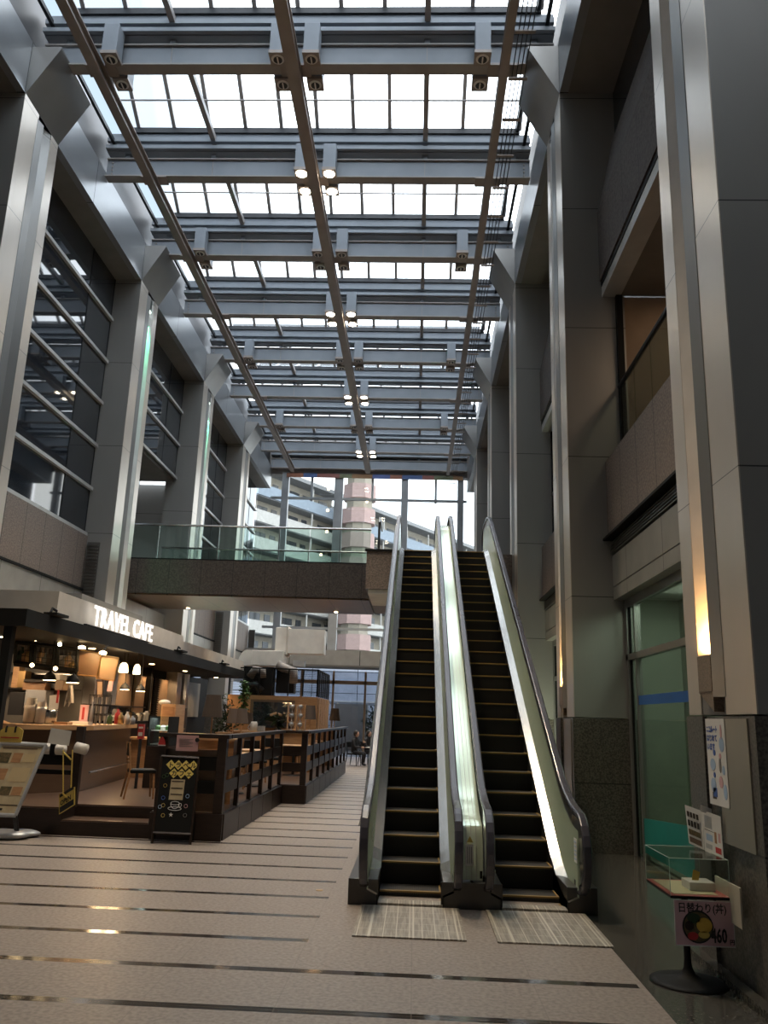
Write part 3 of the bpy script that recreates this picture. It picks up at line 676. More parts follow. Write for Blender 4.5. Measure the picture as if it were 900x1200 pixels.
    cb = MB(); cb.box(xc-.285, xc+.285, 7.845, 8.0, .004, .03)
    for j in range(18): cb.box(xc-.28+j*.032, xc-.268+j*.032, 8.0, 8.06, .006, .024)
    cb.build('comb_plate', 'comb', t)
    B(xc-.43, xc+.43, 17.3, 18.2, LV2+.0, LV2+.012).build('floor_plate', 'comb', t)
    return t, path
e1, pth = escalator(0.0, 'left escalator of the pair, black steps edged in yellow, rising away', True)
e2, _ = escalator(1.09, 'right escalator of the pair, black steps edged in yellow, nearer the granite wall', False)
tag(MB().lathe([(.035, 0), (.035, .004), (.02, .006)], (-.86, 8.42, 0), 16).build('floor_cap', 'brass'), 'small round brass cap set in the floor left of the escalators', 'floor cap')
# centre panel between the two escalators
ct = thing('centre_deck', (.545, 7.9, 0), 'polished pale green metal deck filling the gap between the two escalators', 'deck panel')
A = pth(.64, 8.12)
vs = [(.44, 7.98, .22), (.65, 7.98, .22), (.44, 8.02, .50), (.65, 8.02, .50), (.44, 8.09, .60), (.65, 8.09, .60)]
for p in A: vs += [(.44, p[0], p[1]), (.65, p[0], p[1])]
n = len(vs)//2
MB().add(vs, [(2*i, 2*i+1, 2*i+3, 2*i+2) for i in range(n-1)]).build('deck', 'green_steel', ct, smooth=True)
lines = MB()
for x in (.50, .545, .59):
    lines.rectpath([(x, 7.976, .22), (x, 8.016, .50), (x, 8.086, .604)]+[(x, p[0], p[1]+.001) for p in A], .004, .003)
lines.build('deck_seam', 'girder_dark', ct)
B(.27, .81, 7.86, 7.869, 0, .215).build('front_plate', 'newel', ct)
st = thing('warning_sticker', (.53, 7.99, .5), 'pale warning sticker with yellow triangle on the deck between the escalators', 'sticker')
B(.49, .56, 7.972, 7.976, .34, .52).build('label', 'white', st)
MB().prism([(.50, .535), (.56, .535), (.53, .59)], 1, 7.985, 7.99).build('triangle', 'gold', st)
tx = MB()
for r in range(3): tx.box(.505+r*.018, .509+r*.018, 7.969, 7.972, .36, .50)
tx.build('small_print', 'ink', st)
tag(B(.62, .64, 7.955, 7.978, .24, .30).build('key_switch', 'black'), 'small black key switch low on the deck between the escalators', 'switch')
nt_ = thing('safety_notice', (1.46, 8.0, .45), 'small white notice on the right escalator newel', 'notice')
B(1.452, 1.456, 7.80, 7.92, .42, .62).build('sheet', 'paper', nt_)
x = MB()
for r in range(5): x.box(1.449, 1.452, 7.815, 7.905, .445+r*.035, .455+r*.035)
x.build('print', 'skyblue', nt_)

# ================================================================== CAFE
CF = .34
plat = thing('cafe_platform', (-4.5, 11.2, 0), 'dark wooden raised cafe platform with a step, left of the walkway', 'platform')
MB().prism([(-6.65, 11.2), (-4.56, 11.2), (-4.56, 11.65), (-3.40, 11.65), (-3.40, 11.2), (-2.47, 11.2), (-2.47, 16.15), (-2.02, 16.15), (-2.02, 25.6), (-6.65, 28.4), (-6.65, 17.4), (-10, 17.4), (-10, 12.85), (-6.65, 12.85)], 2, 0, CF-.02).build('deck_base', 'wood_dark', plat)
MB().prism([(-6.65, 11.22), (-4.58, 11.22), (-4.58, 11.67), (-3.38, 11.67), (-3.38, 11.22), (-2.49, 11.22), (-2.49, 16.17), (-2.04, 16.17), (-2.04, 25.6), (-6.65, 28.4), (-6.65, 17.4), (-10, 17.4), (-10, 12.85), (-6.65, 12.85)], 2, CF-.018, CF).build('floorboards', 'cafe_floor', plat)
B(-4.56, -3.40, 11.2, 11.645, 0, .17).build('step', 'wood_dark', plat)
B(-4.55, -3.41, 11.21, 11.64, .171, .19).build('step_tread', 'cafe_floor', plat)
# fence: posts, top rail, boards, base panels
fn = thing('cafe_fence', (-2.5, 13.8, 0), 'dark wooden cafe fence with handrail, slats and base panels', 'fence')
HR = 1.30
def post(x, y): B(x-.03, x+.03, y-.035, y+.035, .33, HR-.03).build('post', 'wood_dark', fn)
ys1 = [11.28, 12.25, 13.2, 14.15, 15.1, 16.1]; ys2 = [16.2, 17.35, 18.5, 19.65, 20.8, 21.95, 23.1, 24.25, 25.4]
for y in ys1[1:]: post(-2.5, y)
for y in ys2[1:]: post(-2.05, y)
B(-2.58, -2.46, 11.21, 11.33, .33, HR-.03).build('post', 'wood_dark', fn); B(-2.12, -2.01, 16.14, 16.25, .33, HR-.03).build('post', 'wood_dark', fn)
B(-3.36, -3.27, 11.23, 11.33, .33, HR-.03).build('post', 'wood_dark', fn)
B(-3.37, -2.43, 11.20, 11.36, HR-.03, HR+.02).build('top_rail', 'wood_dark', fn)
B(-2.57, -2.42, 11.36, 16.1, HR-.03, HR+.02).build('top_rail', 'wood_dark', fn)
B(-2.57, -1.98, 16.1, 16.26, HR-.03, HR+.02).build('top_rail', 'wood_dark', fn)
B(-2.12, -1.97, 16.26, 25.45, HR-.03, HR+.02).build('top_rail', 'wood_dark', fn)
for z0, z1 in ((.86, 1.03), (.57, .73)):
    B(-3.27, -2.58, 11.26, 11.29, z0, z1).build('board', 'black', fn)
    for a, b in zip(ys1, ys1[1:]): B(-2.505, -2.485, a+.035, b-.035, z0, z1).build('board', 'wood_dark', fn)
    for a, b in zip(ys2, ys2[1:]): B(-2.055, -2.035, a+.035, b-.035, z0, z1).build('board', 'wood_dark', fn)
    B(-2.47, -2.12, 16.18, 16.2, z0, z1).build('board', 'wood_dark', fn)
B(-3.27, -2.58, 11.31, 11.33, .34, 1.12).build('back_panel', 'plank', fn)
for a, b in zip(ys1, ys1[1:]): B(-2.47, -2.44, a+.01, b-.01, 0, .32).build('base_panel', 'wood_dark', fn)
for a, b in zip(ys2, ys2[1:]): B(-2.02, -1.99, a+.01, b-.01, 0, .32).build('base_panel', 'wood_dark', fn)
B(-3.37, -2.44, 11.17, 11.199, 0, .33).build('base_panel', 'wood_dark', fn)
B(-2.44, -2.0, 16.12, 16.149, 0, .33).build('base_panel', 'wood_dark', fn)

# canopy and box signs
cn = thing('cafe_canopy', (-5.5, 11.3, 2.67), 'long black canopy over the cafe counter', 'canopy')
MB().prism([(-10, 11.25), (-5.40, 11.25), (-5.40, 26.45), (-10, 26.45)], 2, 2.68, 2.92).build('roof_slab', 'black', cn)
B(-5.72, -5.60, 11.30, 11.42, CF, 2.68).build('post', 'black', cn)
for y in (18.0, 21.6, 24.6): B(-7.0, -6.85, y, y+.15, CF, 2.68).build('post', 'black', cn)
bx = thing('sign_box', (-6, 15, 2.9), 'cream boxed fascia carrying the illuminated cafe sign above the black canopy', 'fascia')
B(-9.4, -5.5, 12.42, 19.5, 2.925, 3.34).build('box', 'whitebox', bx)
B(-7.2, -5.56, 19.52, 26.9, 2.925, 3.24).build('box', 'whitebox', bx)
B(-6.7, -6.0, 14.5, 17.9, 3.345, 3.60).build('box', 'grey_wall', bx)
sg = thing('illuminated_sign', (-5.3, 13.5, 2.95), 'glowing white channel letters reading TRAVEL CAFE on the cream fascia', 'sign')
fl = text('TRAVEL CAFE', 'letters', 'sign', (-5.36, 13.55, 2.955), (0, 1, 0), (0, 0, 1), .47, sg, .02, .004, sx=.98, spc=1.1)
bb = [v.co.y for v in fl.data.vertices]; wsc = 3.15/(max(bb)-min(bb))
for v in fl.data.vertices: v.co.y = (v.co.y-min(bb))*wsc+.05
MB().box(-5.46, -5.40, 13.4, 16.7, 2.93, 2.95).build('sign_rail', 'black', sg)
lamp('sign_glow', 'AREA', (-5.1, 15.1, 3.1), 1.5, (1, .95, .9), .3, (-5.5, 15.1, 3.1), sizey=2.8)
for i, (y, w) in enumerate(((12.2, 'nearest, at the canopy corner'), (19.0, 'middle'), (23.5, 'farthest'))):
    f = thing('floodlight', (-5.42, y, 2.93), 'small black floodlight on the canopy edge, '+w, 'floodlight', 'floodlights on the canopy edge')
    B(-5.5, -5.30, y-.22, y+.22, 2.925, 2.965).build('head', 'black', f); MB().tube([(-5.45, y-.1, 2.97), (-5.45, y-.05, 3.04), (-5.45, y+.1, 3.02)], .02).build('bracket', 'black', f)

# cafe walls behind
struct(B(-10.2, -6.98, 17.5, 17.6, CF, 2.68).build('wall_left', 'grey_wall'))
struct(B(-10.2, -10.1, 11.4, 17.5, CF, 2.68).build('wall_left', 'grey_wall'))
struct(B(-7.15, -7.05, 17.6, 28.4, CF, 2.68).build('wall_left', 'black'))
for i, (a, b, z0, z1, m_) in enumerate(((19.2, 20.6, 1.5, 2.45, 'panel_warm'), (20.85, 22.2, 1.5, 2.45, 'panel_warm'), (22.75, 23.9, 1.3, 2.45, 'panel_warm'), (25.0, 27.2, 1.45, 2.5, 'grey_wall'))):
    tag(B(-7.04, -6.98, a, b, z0, z1).build('wall_panel', m_), ['tan wall panel nearest the pendant lamps', 'wide tan wall panel lit from above', 'narrow tan wall panel beside the louvre', 'grey wall panel left of the hanging greenery'][i], 'wall panel', 'wall panels of the cafe')
for i, y in enumerate((18.75, 22.35)):
    lv = MB(); lv.box(-7.04, -6.99, y, y+.42, 1.2, 2.5)
    for j in range(22): lv.box(-6.99, -6.96, y, y+.42, 1.22+j*.058, 1.25+j*.058)
    tag(lv.build('slatted_panel', 'black'), ['black slatted panel behind the pendant lamps', 'black slatted panel between the tan wall panels'][i], 'panel', 'slatted panels')
for y in (19.9, 21.5, 23.3): lamp('added_panel_light', 'SPOT', (-6.5, y, 2.6), 26, (1, .62, .32), .05, (-7.04, y, 1.8), 95)  # spots added to brighten the tan panels, no fixtures of their own
lamp('kitchen_light', 'AREA', (-8.2, 15.6, 2.6), 45, (1, .70, .42), .5, (-8.2, 16.2, 1), sizey=1.6)
cap = thing('wall_sconce', (-6.9, 24.3, 1.7), 'slim warm glowing wall light on the cafe back wall', 'wall light')
B(-6.97, -6.90, 24.28, 24.36, 1.75, 2.45).build('tube', 'warm_soft', cap); B(-6.98, -6.97, 24.24, 24.40, 1.7, 2.5).build('backplate', 'brass', cap)
lamp('sconce_glow', 'POINT', (-6.8, 24.3, 2.1), 6, size=.08)

# counter
ctr = thing('service_counter', (-6, 14, CF), 'long wooden service counter with a pale oak top at the cafe front', 'counter')
MB().prism([(-5.99, 12.36), (-5.08, 13.36), (-5.36, 16.33), (-5.9, 16.33), (-5.75, 13.7), (-6.3, 13.1), (-7.65, 15.6), (-8.0, 15.4)], 2, 1.27, 1.34).build('countertop', 'wood_light', ctr)
MB().prism([(-5.95, 12.55), (-5.20, 13.38), (-5.45, 16.25), (-5.85, 16.25), (-5.8, 13.7), (-6.3, 13.15), (-7.6, 15.5), (-7.9, 15.35)], 2, CF, 1.268).build('front_panel', 'wood_mid', ctr)
MB().tube([(-5.12, 13.5, .62), (-5.36, 16.0, .62)], .018).build('foot_rail', 'stainless', ctr)
tk = thing('till_desk', (-5.2, 16.8, CF), 'low wooden till desk at the right end of the service counter', 'desk')
B(-5.5, -5.0, 16.45, 17.0, CF, 1.05).build('cabinet', 'wood', tk); B(-5.55, -4.95, 16.4, 17.05, 1.052, 1.09).build('top', 'wood_light', tk)

def pendant(px, py, Y, label, d=.30):
    p = at(px, py, Y); h = 2.67-p.z; d = d*.62
    t = thing('pendant_lamp', (p.x, p.y, p.z), label, 'pendant lamp', 'black dome pendant lamps')
    r = d/2; c = (p.x, p.y, p.z)
    MB().lathe([(r, 0), (r*.96, r*.35), (r*.75, r*.8), (r*.4, r*1.15), (r*.18, r*1.3), (r*.15, r*1.5)], c, 18).build('shade', 'black', t, smooth=True)
    MB().lathe([(r*.9, -.006), (r*.9, .0)], c, 18).build('diffuser', 'warm', t)
    MB().tube([(p.x, p.y, p.z+r*1.4), (p.x, p.y, 2.675)], .006, 5).build('cord', 'black', t)
    lamp('pendant_light', 'SPOT', (p.x, p.y, p.z-.03), 14, (1, .68, .36), .06, (p.x, p.y, 0), 130)
pendant(58, 797, 13.6, 'black dome pendant lamp nearest the canopy post', .34)
pendant(85, 800, 13.6, 'black dome pendant lamp over the counter, beside the hanging cloth', .34)
pendant(146, 808, 16.2, 'small black dome pendant lamp, left one of the pair under the glass shades', .30)
pendant(164.5, 810, 16.2, 'small black dome pendant lamp, right one of the pair near the tan panel', .30)
for i, (px, py) in enumerate(((145, 782), (160.5, 784))):
    p = at(px, py, 16.0); r = .09 if i == 0 else .07
    t = thing('glass_pendant', tuple(p), 'glowing amber glass pendant shade, %s of the pair' % ('larger left one' if i == 0 else 'smaller right one'), 'pendant lamp', 'amber glass pendants')
    MB().lathe([(r, -.10), (r*1.02, -.05), (r*.8, .05), (r*.4, .09)], tuple(p), 16).build('shade', 'warm_soft', t, smooth=True)
    MB().tube([tuple(p+Vector((0, 0, .09))), (p.x, p.y, 2.675)], .006, 5).build('cord', 'black', t)
    lamp('glass_pendant_light', 'POINT', (p.x, p.y, p.z-.2), 16, (1, .66, .34), .1)
# hanging menu boards with their picture lights
for i, (q, w) in enumerate(((((92, 761), (118, 766), (115.5, 793), (91, 791)), 'left board with a darker lower half'), (((119, 768), (139, 771), (134, 798), (113, 795)), 'right board, plain and brightly lit'))):
    P = [at(x, y, 14.2) for x, y in q]
    t = thing('menu_board', tuple(P[3]), 'tan hanging menu board under a picture light, '+w, 'menu board', 'hanging menu boards')
    MB().quad(P[3], P[2], P[1], P[0], .03).build('board', 'wood_mid' if i == 0 else 'panel_warm', t)
    fr = MB()
    for a, b in zip(P, P[1:]+P[:1]): fr.tube([tuple(a), tuple(b)], .012, 5)
    fr.build('frame', 'brass', t)
    c = (P[0]+P[1])/2+Vector((0, -.35, .02))
    l = thing('picture_light', tuple(c), 'small warm picture light above the %s hanging menu board' % ('left' if i == 0 else 'right'), 'picture light', 'picture lights')
    MB().lathe([(.06, 0), (.06, .03), (.03, .05)], tuple(c), 14).build('lens', 'warm', l)
    MB().tube([tuple(c+Vector((0, 0, .06))), (c.x, c.y+.2, 2.66)], .01, 5).build('arm', 'black', l)
    lamp('picture_light_beam', 'SPOT', (c.x, c.y, c.z-.03), 16, (1, .6, .25), .04, tuple((P[2]+P[3])/2+Vector((0, 0, .15))), 80)
# hanging shelf frame
hs = thing('hanging_bottle_rack', (-6.4, 14, 2.3), 'black hanging frame rack with mesh compartments over the counter', 'rack')
def q3(px, py, Y): return tuple(at(px, py, Y))
fr = MB()
cs = [(19, 752.5), (37, 754), (41, 755), (64, 757.5), (68, 758), (91, 761)]; cb = [(17, 777), (36, 779), (40, 780), (63, 783), (67, 784), (90, 787)]
for a, b in zip(cs, cb): fr.tube([q3(*a, 14), q3(*b, 14)], .03, 4); fr.tube([q3(*a, 14.5), q3(*b, 14.5)], .02, 4)
for Y in (14, 14.5): fr.tube([q3(*cs[0], Y), q3(*cs[-1], Y)], .035, 4); fr.tube([q3(*cb[0], Y), q3(*cb[-1], Y)], .05, 4)
for a in (cs[0], cs[-1]): fr.tube([q3(*a, 14), tuple(at(*a, 14)+Vector((0, 0, .25)))], .02, 4)
fr.build('frame', 'black', hs)
me = MB()
for i in range(14): 
    x = 20+i*5; me.tube([q3(x, 754+(x-19)*.11, 14.0), q3(x-1.5, 778+(x-17)*.13, 14.0)], .005, 4)
for f_ in (.33, .6, .8): me.tube([q3(19, 752.5+25*f_, 14), q3(90, 760+26*f_, 14)], .005, 4)
me.build('mesh_front', 'dark', hs)
for i, (px, py, h, m_) in enumerate(((24, 775, .25, 'leaf_dark'), (29, 775, .2, 'wood'), (33, 776, .28, 'brass'), (47, 779, .3, 'wood_light'), (53, 780, .22, 'grey_wall'), (58, 780, .28, 'shade'), (74, 783, .2, 'grey_wall'), (79, 784, .28, 'wood_light'), (84, 785, .16, 'brass'))):
    p = at(px, py, 14.25)
    tag(MB().lathe([(.07, 0), (.075, h*.6), (.03, h*.8), (.03, h)], tuple(p), 10).build('jar', m_, smooth=True), ['dark green jar', 'brown wooden canister', 'brass canister', 'tall pale canister', 'grey jar', 'brown bottle', 'short grey jar', 'tall tan bottle', 'small brass jar'][i]+' in the hanging rack, %s compartment' % ('left' if i < 3 else 'middle' if i < 6 else 'right'), 'jar', 'jars in the hanging rack')
for i, (px, py) in enumerate(((42, 749), (70, 755), (37.5, 779.5), (65, 783.5))):
    p = at(px, py, 13.8)
    tag(MB().sphere(tuple(p), .035, 6).build('rack_bulb', 'warm'), 'tiny warm bulb on the %s rail of the hanging rack, %s' % ('upper' if i < 2 else 'lower', 'left one' if i % 2 == 0 else 'right one'), 'bulb', 'bulbs on the rack')
for x, y in ((-6.6, 13.0), (-5.9, 15.0), (-6.3, 16.6), (-6.2, 19.5), (-6.2, 22.4), (-6.2, 26), (-8.5, 14.5)):
    dl = thing('ceiling_downlight', (x, y, 2.66), 'recessed warm downlight in the cafe canopy ceiling, %s' % {13.0: 'over the counter corner', 15.0: 'over the middle of the counter', 16.6: 'by the till', 19.5: 'before the first tan panel', 22.4: 'before the second slatted panel', 26: 'at the far end', 14.5: 'over the kitchen'}[y], 'downlight', 'canopy downlights')
    MB().lathe([(.06, 0), (.06, .018)], (x, y, 2.658), 12).build('lens', 'warm', dl); MB().lathe([(.08, 0), (.08, .01)], (x, y, 2.668), 12).build('rim', 'brass', dl)
    lamp('cafe_downlight', 'SPOT', (x, y, 2.64), 55, (1, .66, .36), .06, (x, y+.05, 0), 125)

# kitchen shelves & equipment on the back wall
k = thing('kitchen_shelf_unit', (-8, 17.2, CF), 'kitchen shelf unit with boxes along the back wall of the cafe', 'shelf unit')
B(-9.6, -7.0, 17.1, 17.48, 1.95, 1.98).build('shelf', 'stainless', k); B(-9.6, -7.0, 17.1, 17.48, 2.25, 2.28).build('shelf', 'stainless', k)
B(-9.8, -7.0, 16.9, 17.48, CF, 1.2).build('base_cabinet', 'dark', k)
for i, (px, py, w, h, m_, lab) in enumerate(((16, 806, .13, .42, 'wood_light', 'tall amber box on the left of the kitchen shelf'), (24, 806, .15, .34, 'brass', 'yellowish translucent tub on the kitchen shelf'), (40, 809, .46, .17, 'wood', 'long wooden box in the kitchen below the shelf'), (70, 809, .17, .20, 'panel_warm', 'tan carton at the right of the kitchen shelf'), (68, 797, .14, .12, 'white', 'white stacked containers above the tan carton'), (42, 830, .42, .36, 'silver', 'steel coffee grinder body in the kitchen'), (20, 838, .30, .45, 'dark', 'black coffee machine left in the kitchen'), (45, 800, .5, .06, 'wood_dark', 'dark tray above the long wooden box'))):
    p = at(px, py, 16.8)
    tag(B(p.x-w/2, p.x+w/2, 16.8-.02*i, 17.05+.004*i, p.z, p.z+h).build('kitchen_box', m_, bevel=.01), lab, 'container', 'kitchen containers')
p = at(62, 833, 16.3); t = thing('pinned_notice', tuple(p), 'white sheet pinned up in the kitchen behind the counter', 'notice')
MB().quad(at(57, 833, 16.3), at(68, 831, 16.3), at(70, 814, 16.3), at(58, 815, 16.3)).build('sheet', 'paper', t); B(p.x+.05, p.x+.09, 16.27, 16.28, p.z+.15, p.z+.4).build('red_mark', 'red', t)
# hanging cloth
c0 = at(84, 801, 15.0); n_ = MB(); pts = []
for i in range(7):
    z = c0.z-.03-i*.052
    for j in range(7): pts.append((c0.x-.05-.008*i+(j/6)*(.07+.014*i), 15.0+.04*math.sin(j*2.1+i*.3), z-(.07 if j in (1, 4) and i == 6 else 0)))
n_.add(pts, [(i*7+j, i*7+j+1, i*7+8+j, i*7+7+j) for i in range(6) for j in range(6)])
o = n_.build('hanging_cloth', 'whitebox'); md = o.modifiers.new('s', 'SOLIDIFY'); md.thickness = .01
tag(o, 'pale tea towel hanging below a black pendant lamp', 'towel')

# things on the counter
ZC = 1.34
def on_counter(px, y): 
    p = at(px, 848, y); return p.x
def cupstack(px, Y, r, h, m_, lab, cat, top=None):
    x = on_counter(px, Y)
    t = thing(cat.replace(' ', '_'), (x, Y, ZC), lab, cat)
    MB().lathe([(r*.85, 0), (r, h*.15), (r, h*.8), (r*.95, h)], (x, Y, ZC), 16).build('body', m_, t, smooth=True)
    if top: MB().lathe([(r*.9, 0), (r*.7, top)], (x, Y, ZC+h), 14).build('lid', 'whitebox', t)
cupstack(34, 13.3, .10, .28, 'whitebox', 'white stacked cups with a cap, leftmost on the counter', 'cup stack', .12)
cupstack(46.5, 13.3, .085, .26, 'silver', 'steel canister with white lid on the counter, between cups and pot', 'canister', .08)
cupstack(56.5, 13.4, .12, .22, 'stainless', 'steel pot on the counter, right of the lidded canister', 'pot', None)
x = on_counter(66, 13.4); tag(B(x, x+.22, 13.3, 13.5, ZC, ZC+.04).build('folded_napkin', 'wood'), 'orange folded napkin lying on the counter beside the steel pot', 'napkin')
x = on_counter(92, 14.0); t = thing('price_card', (x, 14.0, ZC), 'small pink printed price card standing on the counter', 'card')
B(x, x+.14, 14.0, 14.02, ZC, ZC+.32).build('card', 'pink', t); B(x+.04, x+.08, 13.994, 13.999, ZC+.08, ZC+.28).build('print', 'red', t); B(x-.12, x+.2, 13.9, 14.1, ZC, ZC+.05).build('tray', 'whitebox', t)
def bottle(px, Y, h, m_, lab, cap='white', z=ZC, r=.035):
    x = on_counter(px, Y); t = thing('bottle', (x, Y, z), lab, 'bottle', 'bottles on the counter')
    MB().lathe([(r, 0), (r, h*.6), (r*.4, h*.75), (r*.4, h*.9)], (x, Y, z), 12).build('body', m_, t, smooth=True)
    MB().lathe([(r*.5, 0), (r*.5, h*.12)], (x, Y, z+h*.9), 10).build('cap', cap, t)
bottle(106, 14.2, .42, 'silver', 'tall silver bottle on the counter between pink card and cup rack')
cr_ = thing('cup_rack', (on_counter(115, 14.3), 14.3, ZC), 'wire rack of white cups in a grid on the counter', 'cup rack')
x = on_counter(115, 14.3)
wf = MB()
for i in range(5):
    for j in range(2): wf.box(x-.16+i*.08-.004, x-.16+i*.08+.004, 14.2+j*.16, 14.208+j*.16, ZC, ZC+.5)
for j in range(4): wf.box(x-.16, x+.16, 14.2, 14.36, ZC+.02+j*.155, ZC+.028+j*.155)
wf.build('frame', 'dark', cr_)
for j in range(3):
    for i in range(4): MB().lathe([(.022, 0), (.034, .12)], (x-.12+i*.08, 14.28, ZC+.03+j*.155), 10).build('cup', 'white', cr_)
p = at(118, 800, 14.6)
for i, (px, Y, h, m_, lab) in enumerate(((128, 15.2, .2, 'leaf', 'green bottle beside the till screen'), (137, 15.4, .3, 'red', 'red bottle by the till'), (141, 15.3, .24, 'brass', 'amber bottle by the till'), (148, 15.5, .26, 'whitebox', 'cream bottle by the till'), (155, 15.6, .18, 'silver', 'short silver bottle by the till'))):
    bottle(px, Y, h, m_, lab, 'ink', r=.05)
t = thing('framed_poster', tuple(at(118, 815, 17.2)), 'tall framed poster glowing behind the cup rack', 'poster')
MB().quad(at(112, 818, 17.0), at(121, 818, 17.0), at(121, 797, 17.0), at(113, 797, 17.0), .02).build('frame', 'wood_dark', t); MB().quad(at(113.5, 816.5, 16.97), at(119.5, 816.5, 16.97), at(119.8, 799, 16.97), at(114.3, 799, 16.97), .005).build('print', 'panel_warm', t)
t = thing('pink_flyer', tuple(at(129, 812, 16.8)), 'pink flyer taped to the wall beside the glowing poster', 'flyer')
MB().quad(at(125, 810, 16.8), at(131, 810, 16.8), at(133, 797, 16.8), at(128, 796.5, 16.8)).build('sheet', 'pink', t)
# back bar with bottles under the tan panels
bb_ = thing('back_bar', (-6.6, 18.6, CF), 'dark back bar along the rear wall holding cups and bottles', 'back bar')
B(-7.0, -6.3, 17.7, 20.6, CF, 1.32).build('cabinet', 'wood_dark', bb_); B(-7.02, -6.25, 17.65, 20.65, 1.322, 1.36).build('top', 'black', bb_); B(-7.0, -6.6, 17.7, 20.6, 1.66, 1.69).build('shelf', 'wood_dark', bb_)
for i in range(14):
    y = 17.8+i*.2; h = random.uniform(.12, .26)
    tag(MB().lathe([(.06, 0), (.065, h*.7), (.04, h)], (-6.5, y, 1.36), 8).build('bar_cup', random.choice(['white', 'stainless', 'brass', 'silver'])), 'small cup on the dark back bar, %s counting from the kitchen side' % ['first', 'second', 'third', 'fourth', 'fifth', 'sixth', 'seventh', 'eighth', 'ninth', 'tenth', 'eleventh', 'twelfth', 'thirteenth', 'last'][i], 'cup', 'cups along the back bar')
# display case
P = [(170, 838), (184, 838), (188, 872), (172, 874)]
dc = thing('cake_display_case', tuple(at(178, 874, 14.4)), 'curved glass cake display case with lit shelves right of the counter', 'display case')
b0 = at(171, 874, 14.4); w = .36; zt = at(171, 839, 14.4).z
B(b0.x, b0.x+w, 14.4, 15.0, CF, b0.z).build('base', 'wood_dark', dc)
MB().prism([(14.45, b0.z), (15.0, b0.z), (15.0, zt), (14.62, zt), (14.5, zt-.15)], 0, b0.x+.01, b0.x+w-.01).build('glass', 'glass_rail', dc)
for z in (b0.z+.02, (b0.z+zt)/2): B(b0.x+.02, b0.x+w-.02, 14.55, 14.95, z, z+.015).build('shelf', 'white', dc)
MB().box(b0.x, b0.x+.02, 14.42, 15.02, b0.z, zt).box(b0.x+w-.02, b0.x+w, 14.42, 15.02, b0.z, zt).build('side_frame', 'black', dc)
for i in range(3): MB().lathe([(.05, 0), (.05, .06), (.02, .08)], (b0.x+.09+i*.09, 14.7, (b0.z+zt)/2+.016), 10).build('cake', 'whitebox' if i % 2 else 'leaf', dc)
lamp('display_light', 'AREA', (b0.x+w/2, 14.75, zt-.03), 2.5, (.9, 1, .95), .3, (b0.x+w/2, 14.7, 0))
# red card rack
t = thing('red_leaflet_rack', tuple(at(164, 865, 14.2)), 'red and white leaflet rack at the end of the counter', 'leaflet rack'); p = at(164, 866, 14.2)
B(p.x-.05, p.x+.05, 14.2, 14.26, p.z, p.z+.24).build('holder', 'red', t); B(p.x-.035, p.x+.035, 14.19, 14.198, p.z+.05, p.z+.11).build('leaflet', 'paper', t); B(p.x-.035, p.x+.035, 14.19, 14.198, p.z+.17, p.z+.2).build('leaflet', 'paper', t)
B(p.x-.02, p.x+.02, 14.21, 14.25, CF, p.z).build('stand', 'dark', t)
# wooden box tower
wb = thing('wooden_cupboard', tuple(at(196, 862, 16.6)), 'tall pale wooden cupboard beside the cake display case', 'cupboard')
p = at(186, 862, 16.8); q = at(203, 862, 16.8); zt = at(195, 825, 16.8).z
B(p.x, q.x, 16.8, 17.5, CF, zt).build('carcass', 'wood_light', wb); B(p.x+.03, q.x-.02, 16.785, 16.8, CF+.1, zt-.05).build('door', 'wood', wb); B(p.x+.08, p.x+.1, 16.765, 16.785, 1.2, 1.3).build('handle', 'dark', wb)
MB().sphere(((p.x+q.x)/2-.15, 17.0, zt+.03), .12, 8, (1, 1, .5)).build('cloth_heap', 'whitebox', wb)

# chairs, tables, table lamps on the platform
def chair_proto(m1='wood', m2='black', name='dining_chair'):
    t = thing(name, (0, 0, 0), '', 'chair', 'cafe chairs')
    B(-.19, .19, -.19, .19, .36, .41).build('seat', m2, t, bevel=.01)
    for sx in (-1, 1):
        MB().tube([(sx*.18, -.18, 0), (sx*.16, -.16, .37)], [.014, .02], 6).build('leg', m1, t)
        MB().tube([(sx*.20, .24, 0), (sx*.17, .18, .38), (sx*.17, .23, .80)], [.014, .02, .015], 6).build('leg', m1, t)
    B(-.18, .18, .205, .225, .60, .78).build('backrest', m2, t, bevel=.01)
    for z in (.5, .55): B(-.17, .17, .195, .21, z, z+.02).build('back_slat', m1, t)
    return t
def table_proto():
    t = thing('cafe_table', (0, 0, 0), '', 'table', 'cafe tables')
    B(-.32, .32, -.32, .32, .60, .635).build('tabletop', 'wood_light', t, bevel=.006)
    MB().lathe([(.03, .02), (.03, .6)], n=10).build('stem', 'dark', t); MB().lathe([(.22, 0), (.20, .02)], n=16).build('foot', 'dark', t)
    return t
def tlamp_proto():
    t = thing('table_lamp', (0, 0, 0), '', 'table lamp', 'taupe-shaded table lamps')
    MB().lathe([(.15, .25), (.105, .57), (.10, .57), (.145, .25)], n=24).build('shade', 'shade', t, smooth=False)
    MB().lathe([(.085, 0), (.085, .012), (.012, .02), (.012, .3)], n=14).build('base', 'wood_light', t)
    return t
cp = chair_proto(); uc = False
